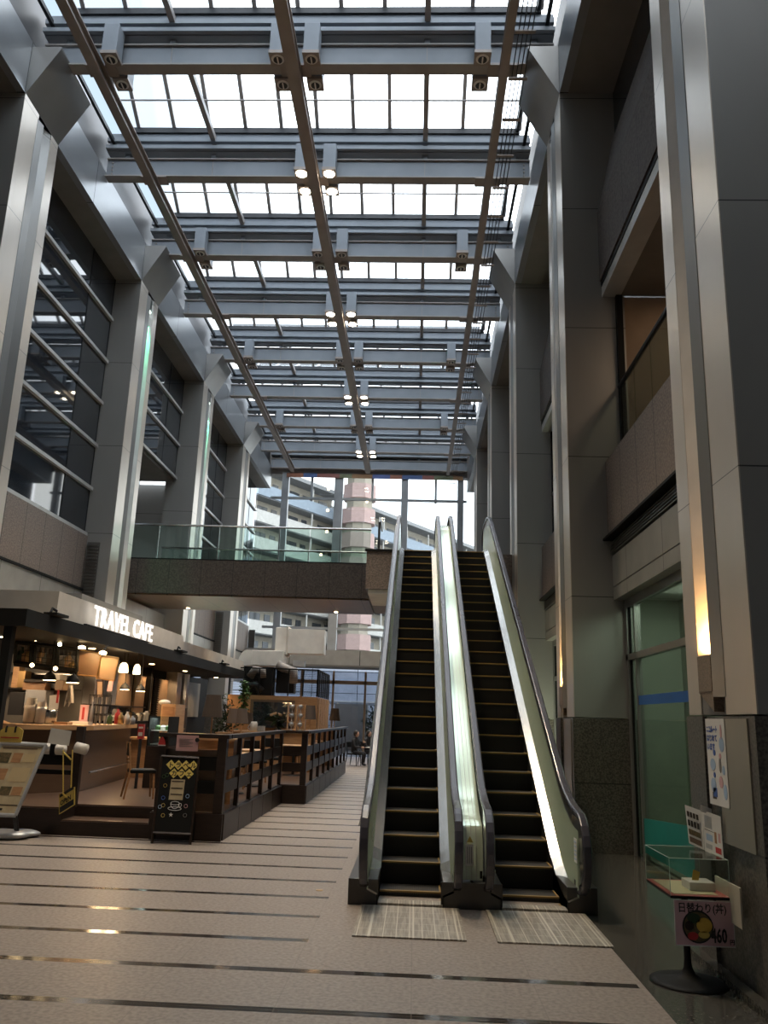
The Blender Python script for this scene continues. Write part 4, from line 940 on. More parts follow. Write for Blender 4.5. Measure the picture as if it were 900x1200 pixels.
chairs = [(-4.05, 12.75, 2.0, 'wooden cafe chair with black slatted seat beside the step opening'), (-3.25, 13.3, .3, 'cafe chair just inside the fence behind the chalkboard'), (-3.1, 14.9, 1.7, 'cafe chair by the second fence table'), (-3.0, 16.2, 3.0, 'cafe chair near the jog of the fence'), (-2.9, 17.6, .2, 'cafe chair left of the wide wooden divider'),
          (-2.8, 19.6, 1.6, 'cafe chair behind the middle of the long fence'), (-2.8, 21.4, 3.0, 'cafe chair behind the far part of the fence'), (-3.9, 15.6, 1.4, 'cafe chair in the second row of tables'), (-4.0, 18.0, 1.6, 'cafe chair in the second row, near the white table'), (-2.8, 23.6, 0, 'cafe chair at the far end of the fence')]
for x, y, r, lab in chairs: place(cp, uc, (x, y, CF), lab, r); uc = True
tp = table_proto(); uc = False
tabs = [(-2.95, 12.4, 'square oak cafe table nearest the fence corner'), (-2.95, 14.0, 'square oak cafe table behind the second fence panel'), (-2.95, 15.5, 'square oak cafe table by the fence jog'), (-4.3, 17.2, 'pale square table in front of the cupboard'), (-2.6, 18.6, 'oak cafe table behind the long fence, near end'), (-2.6, 20.5, 'oak cafe table behind the middle of the long fence'), (-2.6, 22.5, 'oak cafe table at the far end of the long fence'), (-4.6, 21.0, 'oak cafe table in the middle of the platform'), (-4.3, 23.5, 'oak cafe table before the planted wall')]
for x, y, lab in tabs: place(tp, uc, (x, y, CF), lab); uc = True
lp = tlamp_proto(); uc = False
for px, pb, Y, s, lab in ((247, 861, 12.4, 1.0, 'large taupe-shaded table lamp at the fence corner'), (272, 861, 19.0, 1.0, 'table lamp with brown shade, first of the trio before the greenery'), (282, 861, 19.0, 1.0, 'table lamp with brown shade, middle of the trio before the greenery'), (290, 859, 22.0, .9, 'table lamp with brown shade, last of the trio before the greenery'), (362.5, 856, 19.8, 1.0, 'table lamp with dark shade standing right of the wine glass rack'), (391.5, 856, 22.6, 1.0, 'table lamp with reddish shade nearest the end of the fence')):
    p = at(px, pb, Y); z0 = p.z
    o = place(lp, uc, (p.x, Y, z0), lab); o.scale = (s, s, s); uc = True
# low partition walls that carry the lamps
for i, (x0, x1, y, z, m_, lab) in enumerate(((-3.25, -2.6, 12.5, 1.24, 'wood', 'low oak divider just behind the corner of the fence'), (-6.2, -5.45, 19.9, 1.22, 'wood', 'reddish wooden bench back in the middle of the cafe'), (-5.4, -3.6, 19.05, at(277, 861, 19.0).z, 'wood_mid', 'low brown divider before the greenery'), (-4.2, -2.3, 19.9, 1.22, 'wood', 'wide oak divider carrying the wine glass rack'), (-5.1, -3.9, 22.05, at(290, 859, 22).z, 'wood', 'small oak divider under the last lamp of the trio'), (-3.4, -2.1, 22.75, 1.24, 'wood', 'oak divider near the far end of the fence'))):
    t = thing('low_divider', ((x0+x1)/2, y, CF), lab, 'divider', 'low wooden dividers')
    B(x0, x1, y-.18, y+.12, CF, z-.03).build('panel', m_, t); B(x0-.02, x1+.02, y-.22, y+.16, z-.028, z).build('top', 'wood_light', t)
# white table, water jug and glasses
t = thing('water_jug', tuple(at(297, 858, 19.8)), 'clear water jug with handle on the divider beside the glasses', 'jug'); p = at(297, 858, 19.8)
MB().lathe([(.085, 0), (.085, .18), (.065, .24)], tuple(p), 14).build('body', 'whitebox', t, smooth=True); MB().tube([(p.x-.08, 19.8, p.z+.05), (p.x-.14, 19.8, p.z+.10), (p.x-.08, 19.8, p.z+.19)], .012, 6).build('handle', 'silver', t)
for i, px in enumerate((303, 306, 309)):
    p = at(px, 857, 19.8)
    tag(MB().lathe([(.03, 0), (.036, .12), (.03, .12), (.026, .01)], tuple(p), 10).build('tumbler', 'silver'), 'water tumbler right of the jug, %s of three' % ['left', 'middle', 'right'][i], 'glass', 'tumblers by the jug')
# wine glass rack
p = at(348, 857, 19.75); wr = thing('wine_glass_rack', tuple(p), 'pale wooden rack holding wine glasses on the oak divider', 'glass rack')
x0, x1 = p.x-.23, p.x+.17; zt = at(348, 826, 19.75).z
f = MB()
for x in (x0, (x0+x1)/2, x1): f.box(x-.012, x+.012, 19.7, 19.85, p.z, zt)
for i in range(4): z = p.z+(zt-p.z)*i/3; f.box(x0-.01, x1+.01, 19.7, 19.85, z-.012, z+.012)
f.build('frame', 'wood_light', wr)
for i in range(3):
    for j in range(2):
        z = p.z+(zt-p.z)*i/3+.02; MB().lathe([(.045, 0), (.008, .015), (.008, .07), (.05, .11), (.055, .15), (.04, .18)], (x0+.1+j*.2, 19.68, z), 10).build('wine_glass', 'silver', wr, smooth=True)
# kiosk with mesh balcony
kk = thing('wooden_kiosk', (-4, 27, 0), 'wood-clad kiosk with a framed window at the far end of the cafe', 'kiosk')
B(-5.9, -3.05, 26.5, 30.0, 0, 2.18).build('body', 'wood', kk)
B(-5.15, -3.75, 26.44, 26.5, 1.2, 2.05).build('window_frame', 'wood_mid', kk); B(-5.05, -3.85, 26.42, 26.44, 1.2, 1.98).build('window_glass', 'glass_dark', kk)
for i in range(6): B(-3.04, -2.99, 26.7+i*.55, 26.82+i*.55, 0, 2.15).build('side_batten', 'wood_light', kk)
mf = thing('mesh_guard_fence', (-4, 27, 2.2), 'black mesh guard fence on top of the wooden kiosk', 'fence')
g = MB()
for i in range(7): g.box(-3.10, -3.05, 26.5+i*.58, 26.55+i*.58, 2.19, 3.02)
for i in range(7): g.box(-5.9+i*.47, -5.86+i*.47, 26.5, 26.54, 2.19, 3.02)
g.box(-3.10, -3.05, 26.5, 30, 3.0, 3.04); g.box(-5.9, -3.05, 26.5, 26.54, 3.0, 3.04); g.build('posts', 'black', mf)
g = MB()
for i in range(16): g.box(-3.08, -3.07, 26.5, 30, 2.24+i*.048, 2.25+i*.048); g.box(-5.9, -3.05, 26.51, 26.52, 2.24+i*.048, 2.25+i*.048)
g.build('mesh', 'black', mf)
# ducts
d1 = thing('white_air_duct', (-4.9, 28, 3.3), 'large white air duct with bends above the kiosk', 'duct')
def duct(pts, r, m_='duct', nm='duct_run'): MB().tube(pts, r, 4).build(nm, m_, d1, bevel=.02)
a = at(291, 772, 27.5); b = at(333, 776, 27.5)
B(a.x+.15, b.x, 27.3, 28.0, a.z-.22, a.z+.28).build('duct_run', 'duct', d1, bevel=.02)
MB().prism([(a.x-.30+.3*(1-math.cos(q*math.pi/16)), a.z-.22+.5*math.sin(q*math.pi/16)) for q in range(9)]+[(a.x+.16, a.z+.28), (a.x+.16, a.z-.22)], 1, 27.28, 28.02).build('duct_elbow', 'duct', d1)
c = at(324, 764, 28); e = at(382, 738, 28)
B(c.x, c.x+.42, 27.6, 28.3, c.z-.15, e.z).build('duct_elbow', 'duct', d1, bevel=.02)
B(c.x+.4, e.x, 27.65, 28.25, c.z-.05, e.z-.04).build('duct_run', 'duct', d1)
B(c.x+.37, c.x+.43, 27.55, 28.35, c.z-.1, e.z+.03).build('duct_flange', 'whitebox', d1)
d2 = thing('dark_exhaust_unit', (-5, 27.5, 2.3), 'dark exhaust fan unit with curved grey pipes on the kiosk roof', 'exhaust unit')
B(-5.55, -4.6, 27.0, 27.6, 2.2, 3.10).build('casing', 'black', d2); B(-4.55, -3.95, 27.4, 27.9, 2.3, 3.15).build('casing', 'black', d2)
MB().tube([(-5.5, 26.8, 2.4), (-5.1, 26.8, 2.5), (-4.9, 26.8, 2.3)], .14, 12).build('pipe', 'dark', d2, smooth=True)
MB().tube([(-4.9, 26.85, 2.75), (-4.9, 26.8, 2.95), (-5.15, 26.8, 3.0), (-5.3, 26.85, 2.75)], .13, 12).build('pipe', 'girder_dark', d2, smooth=True)
MB().tube([(-4.5, 27.2, 3.2), (-4.3, 27.2, 3.1), (-3.95, 27.2, 3.0), (-3.95, 27.2, 2.6)], .15, 12).build('pipe', 'girder_dark', d2, smooth=True)
tag(B(at(344, 775, 27.5).x, at(357, 775, 27.5).x, 27.4, 27.8, at(350, 781, 27.5).z, at(350, 774, 27.5).z).build('vent_box', 'silver'), 'small silver vent box right of the white duct', 'vent')

# foliage
def foliage(name, pts, n, r, mt, size, label, cat, parent_stem=True, seed=1):
    rnd = random.Random(seed); t = thing(name, tuple(pts[0]), label, cat)
    L = MB()
    for i in range(n):
        u = rnd.random()*(len(pts)-1); k_ = int(u); f_ = u-k_; c = Vector(pts[k_]).lerp(Vector(pts[min(k_+1, len(pts)-1)]), f_)
        rr = r[k_]+(r[min(k_+1, len(r)-1)]-r[k_])*f_ if isinstance(r, list) else r
        d = Vector((rnd.gauss(0, 1), rnd.gauss(0, 1), rnd.gauss(0, 1))).normalized()*rr*rnd.random()**.4; c = c+d
        a = Vector((rnd.gauss(0, 1), rnd.gauss(0, 1), rnd.gauss(0, .6))).normalized(); b_ = a.cross(Vector((rnd.random(), rnd.random(), rnd.random()))).normalized()
        s_ = size*rnd.uniform(.6, 1.3)
        L.add([c-a*s_, c+b_*s_*.4+Vector((0, 0, s_*.15)), c+a*s_, c-b_*s_*.4], [(0, 1, 2, 3)])
    L.build('leaves', mt, t)
    MB().tube([tuple(p) for p in pts], .02, 6).build('stem', 'wood_dark', t)
    return t
foliage('climbing_plant', [at(287, 800, 24.5), at(286, 820, 24.5), at(285, 845, 24.5)], 420, .17, 'leaf', .06, 'bright green climbing plant on a dark pillar in the cafe', 'plant', seed=2)
foliage('climbing_plant', [at(262, 825, 24.5), at(266, 845, 24.3), at(264, 858, 24.3)], 500, .42, 'leaf_dark', .06, 'dark bushy greenery behind the trio of table lamps', 'plant', seed=3)
foliage('potted_orchid', [at(327, 857, 21.5), at(325, 845, 21.5), at(322, 838, 21.5)], 30, [.1, .22, .22], 'leaf_dark', .16, 'potted orchid with drooping leaves before the kiosk window', 'plant', seed=4)
o = MB()
for i in range(7): q = at(318+i*1.8, 836+abs(i-3)*.6, 21.4); o.sphere(tuple(q), .045, 5, (1, .5, .8))
tag(o.build('orchid_flowers', 'wood_light'), 'pale orange orchid blossoms over the potted leaves', 'flowers')
up_ = thing('added_floor_uplight', (2.35, 16.6, 0), 'small added floor uplight to brighten the pier behind the right escalator', 'uplight')  # made-up fixture and beam, added to lighten the pier's side panel
MB().lathe([(.10, 0), (.10, .02), (.07, .05), (.07, .16)], (2.35, 16.3, 0), 16).build('housing', 'dark', up_); MB().lathe([(.06, 0), (.06, .004)], (2.35, 16.3, .161), 14).build('lens', 'warm_white', up_)
lamp('added_uplight_beam', 'SPOT', (2.35, 16.3, .2), 190, (.95, 1, .72), .08, (2.5, 17.52, 3.2), 120, blend=1)
foliage('bushy_plant', [(2.02, 14.9, 0.4), (2.0, 14.9, 1.5), (2.0, 14.9, 1.75)], 420, [.15, .30, .2], 'leaf_dark', .13, 'dark leafy plant behind the right escalator beside the granite pier', 'plant', seed=5)

# ================================================================== FRONT SIGNS
# menu stand
ms = thing('menu_stand', (-5.05, 10.8, 0), 'tilted silver-framed menu stand with food pictures, left edge of the photo', 'menu stand')
A_, B_, C_, D_ = Vector((-5.42, 10.55, .30)), Vector((-4.86, 10.55, .30)), Vector((-4.71, 10.82, 1.13)), Vector((-5.30, 10.82, 1.13))
fr = MB()
for a, b in ((A_, B_), (B_, C_), (C_, D_), (D_, A_)): fr.tube([tuple(a), tuple(b)], .024, 8)
fr.build('frame', 'silver', ms)
MB().quad(A_, B_, C_, D_, .012).build('menu_sheet', 'cream', ms)
U = (B_-A_); V = (D_-A_); N = U.cross(V).normalized()
def on_menu(u, v, du, dv, m_, nm='printed_picture'):
    a = A_+U*u+V*v+N*.004; MB().quad(a, a+U*du, a+U*du+V*dv, a+V*dv, .003).build(nm, m_, ms)
for u, v, du, dv, m_ in ((.05, .72, .3, .15, 'olive'), (.66, .74, .26, .12, 'menu_tan'), (.40, .73, .22, .14, 'wood'), (.12, .48, .3, .16, 'wood'), (.5, .46, .42, .2, 'menu_tan'), (.06, .25, .28, .15, 'menu_tan'), (.42, .27, .25, .12, 'olive'), (.70, .27, .22, .12, 'wood'), (.05, .13, .9, .012, 'wood_dark'), (.55, .06, .1, .03, 'ink'), (.1, .93, .8, .015, 'wood_mid')): on_menu(u, v, du, dv, m_)
MB().tube([(-4.90, 10.75, .05), (-4.92, 10.65, .32)], .03, 8).build('stem', 'dark', ms)
MB().sphere((-5.08, 10.75, .05), .5, 10, (.66, .36, .13)).sphere((-4.93, 10.95, .045), .38, 10, (.62, .36, .13)).build('foot', 'silver', ms, smooth=True)
yc = thing('yellow_bag_sign', (-5.12, 10.83, 1.16), 'yellow bag-shaped card clipped on top of the menu stand', 'card')
MB().prism([(-5.33, 1.15), (-5.03, 1.15), (-5.02, 1.30), (-5.08, 1.34), (-5.26, 1.34), (-5.32, 1.29)], 1, 10.80, 10.815).build('card', 'gold', yc)
MB().tube([(-5.24, 10.79, 1.27), (-5.24, 10.79, 1.33), (-5.23, 10.79, 1.35)], .012, 5).tube([(-5.12, 10.79, 1.27), (-5.12, 10.79, 1.33), (-5.11, 10.79, 1.35)], .012, 5).build('clip', 'ink', yc)
B(-5.30, -5.06, 10.794, 10.799, 1.20, 1.215).build('red_line', 'red', yc)
# barrier with rolled tubes and OPEN sign
br = thing('entrance_barrier', (-4.6, 11.3, CF), 'black wooden barrier with a white padded rail by the cafe entrance', 'barrier')
B(-5.58, -5.50, 11.28, 11.36, CF, 1.06).build('post', 'wood_dark', br); B(-4.52, -4.42, 11.28, 11.36, CF, 1.36).build('post', 'wood_dark', br)
B(-5.5, -4.52, 11.30, 11.34, .74, .80).build('cross_bar', 'black', br); B(-5.5, -4.52, 11.30, 11.34, .86, 1.0).build('cross_bar', 'black', br)
MB().tube([(-5.5, 11.22, 1.08), (-4.62, 11.22, 1.06)], .07, 12).build('padded_rail', 'whitebox', br, smooth=True)
B(-4.79, -4.73, 11.14, 11.30, .98, 1.14).build('strap', 'black', br)
MB().tube([(-4.47, 11.2, 1.10), (-4.32, 11.2, 1.07)], .07, 12).build('padded_rail', 'whitebox', br, smooth=True)
t = thing('paper_note', tuple(at(69, 865, 11.1)), 'tilted white paper note taped above the barrier rail', 'note')
MB().quad(at(55.5, 871, 11.1), at(80.5, 874, 11.1), at(84, 857, 11.1), at(60, 853, 11.1)).build('sheet', 'paper', t)
os_ = thing('open_sign', tuple(at(78, 932, 11.0)), 'small yellow and black OPEN sign hanging from a yellow chain', 'sign')
q0, q1, q2, q3_ = at(69, 954.5, 11.05), at(87.5, 943, 10.95), at(87.5, 922, 10.95), at(69, 931, 11.05)
MB().quad(q0, q1, q2, q3_, .01).build('plate', 'gold', os_)
U = q1-q0; V = q3_-q0; N = U.cross(V).normalized()
def strip(v0, v1): a = q0+U*.06+V*v0+N*.003; MB().quad(a, a+U*.88, a+U*.88+V*(v1-v0), a+V*(v1-v0), .002).build('black_band', 'ink', os_)
strip(.04, .32); strip(.80, .95)
text('OPEN', 'letters', 'ink', q0+U*.10+V*.38+N*.004, U, V, .085, os_, .002, .002, sx=.88)
ch = MB()
for (x0, y0_), (x1, y1_) in (((74, 880), (74, 930)), ((85, 880), (83, 927))):
    n_ = 22
    for i in range(n_):
        c = at(x0+(x1-x0)*i/n_, y0_+(y1_-y0_)*i/n_, 11.0); ch.sphere(tuple(c), .013, 4, (.8, .8, 1.2))
for i in range(9):
    c = at(74+i*1.05, 930-4*math.sin(i/8*math.pi)*-1, 11.0); ch.sphere(tuple(c), .013, 4)
for i in range(8):
    c = at(75+i*1.1, 882+i*1.1, 11.0); ch.sphere(tuple(c), .013, 4)
ch.build('chain', 'gold', os_)

# chalkboard A-frame
cb_ = thing('chalkboard_sign', (-3.05, 11.0, 0), 'black A-frame chalkboard with yellow diamond letters at the cafe fence corner', 'chalkboard')
P0, P1, P2, P3 = Vector((-3.225, 10.86, .12)), Vector((-2.745, 10.86, .12)), Vector((-2.78, 11.06, 1.02)), Vector((-3.27, 11.06, 1.03))
MB().quad(P0, P1, P2, P3, .02).build('board', 'black', cb_)
fr = MB()
for a, b in ((P0+Vector((-.0, -.02, -.12)), P3), (P1+Vector((0, -.02, -.12)), P2), (P3, P2), (P0, P1)): fr.tube([tuple(a), tuple(b)], .018, 4)
fr.build('frame', 'wood_dark', cb_)
MB().tube([(-3.27, 11.07, 1.0), (-3.30, 11.17, .0)], .015, 4).tube([(-2.80, 11.07, 1.0), (-2.80, 11.17, .0)], .015, 4).build('back_legs', 'black', cb_)
U = P1-P0; V = P3-P0; N = U.cross(V).normalized(); Uh = U.normalized(); Vh = V.normalized()
W_ = U.length; H_ = V.length
def bp(u, v, e=.004): return P0+Uh*u+Vh*v+N*e
def diamond(u, v, ch_):
    r = .062
    MB().quad(bp(u, v-r), bp(u+r, v), bp(u, v+r), bp(u-r, v), .003).build('diamond_tile', 'tile_yellow', cb_)
    text(ch_, 'letter', 'ink', bp(u-.036, v-.03, .006), Uh, Vh, .078, cb_, .002, .0022)
for i, c in enumerate('トラベル'): diamond(.135+i*.098, .83, c)
for i, c in enumerate('カフェ'): diamond(.185+i*.098, .725, c)
MB().quad(bp(.15, .40), bp(.33, .40), bp(.34, .65), bp(.16, .65), .003).build('price_sheet', 'cream', cb_)
for v in (.62, .535, .46): MB().quad(bp(.17, v, .007), bp(.32, v, .007), bp(.32, v+.012, .007), bp(.17, v+.012, .007), .002).build('sheet_print', 'wood_dark', cb_)
cup = MB()
def loop(cx, cy, rx, ry, n=20, a0=0, a1=2*math.pi): return [tuple(bp(cx+rx*math.cos(a0+(a1-a0)*i/n), cy+ry*math.sin(a0+(a1-a0)*i/n), .008)) for i in range(n+1)]
cup.tube(loop(.24, .36, .055, .02), .0035, 4); cup.tube(loop(.24, .355, .055, .06, 14, math.pi, 2*math.pi), .0035, 4); cup.tube(loop(.24, .295, .085, .022), .0035, 4); cup.tube(loop(.305, .34, .02, .02, 10), .003, 4)
cup.build('chalk_cup', 'chalk', cb_)
star = [tuple(bp(.20+(.03 if i % 2 == 0 else .012)*math.sin(i*math.pi/5), .22+(.03 if i % 2 == 0 else .012)*math.cos(i*math.pi/5), .006)) for i in range(10)]
MB().add(star, [tuple(range(10))]).build('chalk_star', 'chalk', cb_)
for (u, v, m_) in ((.06, .68, 'leaf'), (.10, .70, 'leaf'), (.09, .57, 'gold'), (.08, .42, 'blue'), (.09, .33, 'gold'), (.05, .31, 'skyblue'), (.10, .21, 'gold'), (.39, .45, 'skyblue'), (.38, .33, 'pink'), (.38, .22, 'grey_wall')):
    d = MB(); d.tube([tuple(bp(u+.022*math.cos(i/10*2*math.pi), v+.022*math.sin(i/10*2*math.pi), .006)) for i in range(11)], .0028, 4); d.build('chalk_doodle', m_, cb_)
# pink notice on the fence
pn = thing('pink_notice', (-3.0, 11.18, 1.2), 'pink printed notice clipped on the cafe fence rail above the chalkboard', 'notice')
B(-3.12, -2.83, 11.165, 11.17, 1.10, 1.30).build('sheet', 'pink', pn)
l = MB()
for i in range(5): l.box(-3.08, -2.90-(.05 if i % 2 else 0), 11.161, 11.164, 1.16+i*.022, 1.166+i*.022)
l.build('print', 'grey_wall', pn)
bd = MB(); bd.prism([(-2.845+.028*math.cos(i*math.pi/8), 1.245+.028*math.sin(i*math.pi/8)) for i in range(16)], 1, 11.155, 11.164); bd.build('round_badge', 'ink', pn)
rt_ = thing('red_tag', (-3.33, 11.2, 1.2), 'small red tag hung on the fence post beside the pink notice', 'tag')
MB().prism([(-3.37, 1.17), (-3.27, 1.17), (-3.29, 1.24), (-3.32, 1.27), (-3.35, 1.24)], 1, 11.19, 11.2).build('card', 'red', rt_); B(-3.37, -3.27, 11.185, 11.2, 1.155, 1.168).build('white_edge', 'paper', rt_)

# food sample stand on the right
fs = thing('food_sample_stand', (1.86, 6.0, 0), 'black pedestal stand with a red tray beside the right wall', 'pedestal stand')
MB().lathe([(.245, 0), (.245, .008), (.20, .018), (.09, .028), (.045, .05), (.028, .09), (.022, .14), (.022, .53)], (1.82, 6.0, 0), 36).build('pedestal', 'black', fs, smooth=True)
X0, X1, Y0_, Y1_, ZT = 1.685, 2.065, 5.84, 6.42, .545
B(X0, X1, Y0_, Y1_, ZT-.015, ZT).build('tray', 'black', fs)
B(X0+.003, X1-.003, Y0_+.003, Y1_-.003, ZT, ZT+.004).build('red_cloth', mat('faded_red_cloth', (.42, .10, .08), .6), fs)
B(X0+.035, X1-.06, Y0_+.05, Y1_-.05, ZT+.004, ZT+.007).build('cream_mat', mat('cream_mat', (.55, .47, .28), .6), fs)
ac = thing('acrylic_case', (1.86, 6.1, ZT), 'clear acrylic box case standing on the red tray', 'display case')
zc = ZT+.225; w = .004
B(X0, X1, Y0_, Y0_+w, ZT+.005, zc).build('front_pane', 'acrylic', ac); B(X0, X1, Y1_-w, Y1_, ZT+.005, zc).build('back_pane', 'acrylic', ac)
B(X0, X0+w, Y0_+w, Y1_-w, ZT+.005, zc).build('side_pane', 'acrylic', ac); B(X1-w, X1, Y0_+w, Y1_-w, ZT+.005, zc).build('side_pane', 'acrylic', ac)
B(X0, X1, Y0_, Y1_, zc, zc+w).build('top_pane', 'acrylic', ac)
e = MB(); r_ = .0022
for a, b in (((X0, Y0_), (X1, Y0_)), ((X1, Y0_), (X1, Y1_)), ((X1, Y1_), (X0, Y1_)), ((X0, Y1_), (X0, Y0_))): e.tube([(*a, zc+w), (*b, zc+w)], r_, 4)
for a in ((X0, Y0_), (X1, Y0_), (X0, Y1_), (X1, Y1_)): e.tube([(*a, ZT), (*a, zc)], r_, 4)
e.build('polished_edge', mat('acrylic_edge', (.45, .55, .48), .15), ac)
bx_ = thing('white_block', (1.93, 6.1, ZT), 'low cream block holding a small gold card inside the acrylic case', 'block')
B(1.86, 2.03, 6.0, 6.18, ZT+.007, ZT+.06).build('block', 'whitebox', bx_, bevel=.004)
g_ = thing('gold_card', (1.91, 6.05, ZT+.06), 'small tilted gold card in the slot of the cream block', 'card')
MB().quad((1.90, 6.08, ZT+.058), (1.945, 6.08, ZT+.058), (1.965, 6.10, ZT+.11), (1.92, 6.10, ZT+.125), .004).build('card', 'food_y', g_)
sgn = thing('lunch_price_sign', (1.88, 5.8, .25), 'pink lunch sign with a rice bowl picture and the price 460 yen', 'sign')
sx0, sx1, sy, sz0, sz1 = 1.70, 2.075, 5.832, .255, .525
B(sx0, sx1, sy, sy+.004, sz0, sz1).build('card', mat('pale_pink_card', (.62, .40, .42), .5), sgn)
e = MB(); e.box(sx0, sx1, sy-.002, sy, sz0, sz0+.006); e.box(sx0, sx1, sy-.002, sy, sz1-.004, sz1); e.box(sx0, sx0+.004, sy-.002, sy, sz0, sz1); e.box(sx1-.004, sx1, sy-.002, sy, sz0, sz1); e.build('white_edge', 'paper', sgn)
text('日替わり(丼)', 'heading', 'ink', (sx0+.022, sy-.002, sz1-.068), (1, 0, 0), (0, 0, 1), .064, sgn, .001, .0009, sx=.86)
text('460', 'price', 'ink', (sx0+.225, sy-.004, sz0+.028), (1, 0, 0), (0, 0, 1), .115, sgn, .001, .003, sx=.58)
text('円', 'yen_sign', 'ink', (sx1-.036, sy-.004, sz0+.02), (1, 0, 0), (0, 0, 1), .033, sgn, .001, .001)
def disc(cx, cz, r, y, m_, nm, par, sxx=1, rot=0):
    n_ = 26; MB().prism([(cx+r*sxx*math.cos(2*math.pi*i/n_+rot), cz+r*math.sin(2*math.pi*i/n_+rot)) for i in range(n_)], 1, y, y+.0015).build(nm, m_, par)
disc(sx0+.145, sz0+.115, .098, sy-.0025, 'ink', 'bowl_rim', sgn); disc(sx0+.145, sz0+.115, .088, sy-.004, 'olive', 'bowl_food', sgn)
disc(sx0+.185, sz0+.125, .045, sy-.0055, 'food_y', 'egg_slice', sgn, 1.1); disc(sx0+.18, sz0+.07, .022, sy-.0055, 'gold', 'pickle', sgn, 1.6); disc(sx0+.11, sz0+.06, .024, sy-.0055, 'red', 'pickled_ginger', sgn, 1.4); disc(sx0+.12, sz0+.165, .03, sy-.0055, 'leaf_dark', 'greens', sgn, 1.4); disc(sx0+.09, sz0+.12, .028, sy-.0055, 'wood_dark', 'meat', sgn)
# poster, sheets and plate on the wall
XW = 2.105
po = thing('wall_poster', (XW, 6.05, 1.1), 'tall white poster with blue lettering and sketches on the right wall', 'poster')
B(XW, XW+.004, 5.86, 6.23, 1.09, 1.67).build('sheet', 'paper', po)
def wall_rect(y0, y1, z0, z1, m_, nm='print', e=.002): B(XW-e, XW-.0005, y0, y1, z0, z1).build(nm, m_, po)
for z, s_ in ((1.58, 'ニコルート'), (1.52, 'はじめて'), (1.46, 'います')): text(s_, 'lettering', 'blue', (XW-.002, 6.215, z), (0, -1, 0), (0, 0, 1), .052, po, .001, .002, sx=.85 if len(s_) > 4 else 1)
def wdisc(y, z, ry, rz, m_):
    MB().prism([(y+ry*math.cos(2*math.pi*i/16), z+rz*math.sin(2*math.pi*i/16)) for i in range(16)], 0, XW-.003, XW-.0005).build('sketch', m_, po)
for a in ((5.93, 1.50, .045, .05, 'skyblue'), (5.93, 1.58, .015, .05, 'pink'), (6.08, 1.44, .022, .02, 'blue'), (6.12, 1.36, .05, .04, 'skyblue'), (5.97, 1.42, .02, .02, 'pink'), (6.10, 1.29, .02, .018, 'blue'), (6.13, 1.22, .05, .05, 'skyblue'), (5.92, 1.33, .025, .03, 'skyblue'), (5.98, 1.36, .02, .05, 'grey_wall'), (5.98, 1.25, .035, .04, 'pink'), (5.91, 1.19, .03, .05, 'skyblue')): wdisc(*a)
wall_rect(6.09, 6.16, 1.13, 1.20, 'shade'); wall_rect(6.07, 6.14, 1.145, 1.205, 'blue', e=.003)
wp = tag(B(2.06, 2.075, 5.66, 6.10, .40, .64).build('blank_plate', mat('cream_plate', (.50, .46, .36), .4), bevel=.003), 'blank cream plate leaning against the granite behind the sample stand', 'plate')
sh = thing('menu_sheets', (2.06, 6.2, .8), 'two laminated photo menu sheets standing behind the acrylic case', 'menu sheets')
def lam(q, Ys, lab, rows):
    P = [at(x, y, Y) for (x, y), Y in zip(q, Ys)]
    s_ = MB().quad(P[3], P[2], P[1], P[0], .002).build('sheet', 'paper', sh)
    U = P[2]-P[3]; V = P[0]-P[3]; N = U.cross(V).normalized()
    for (u, v, du, dv, m_) in rows:
        a = P[3]+U*u+V*v+N*.002; MB().quad(a, a+U*du, a+U*du+V*dv, a+V*dv, .001).build('photo', m_, sh)
rows1 = [(.10+.21*i, .72, .14, .14, 'wood_dark') for i in range(4)]+[(.10+.21*i, .48, .14, .16, 'ink') for i in range(4)]+[(.1, .26, .8, .14, 'olive'), (.1, .06, .8, .14, 'wood_mid')]
rows2 = [(.10, .60, .4, .3, 'silver'), (.08, .54, .5, .012, 'ink'), (.15, .3, .35, .16, 'skyblue'), (.6, .3, .12, .5, 'wood'), (.8, .35, .12, .4, 'pink'), (.62, .08, .3, .14, 'red'), (.1, .1, .35, .12, 'silver')]
lam([(802.5, 943), (823.5, 951), (825, 996), (807.5, 988)], [6.42, 6.24, 6.24, 6.42], '', rows1)
lam([(823, 949), (844, 957), (848, 1007), (826, 997)], [6.23, 6.0, 6.0, 6.23], '', rows2)
MB().quad(at(821, 951, 6.18), at(834, 955, 6.18), at(834, 948, 6.18), at(821, 943, 6.18), .002).build('header_tab', 'paper', sh)

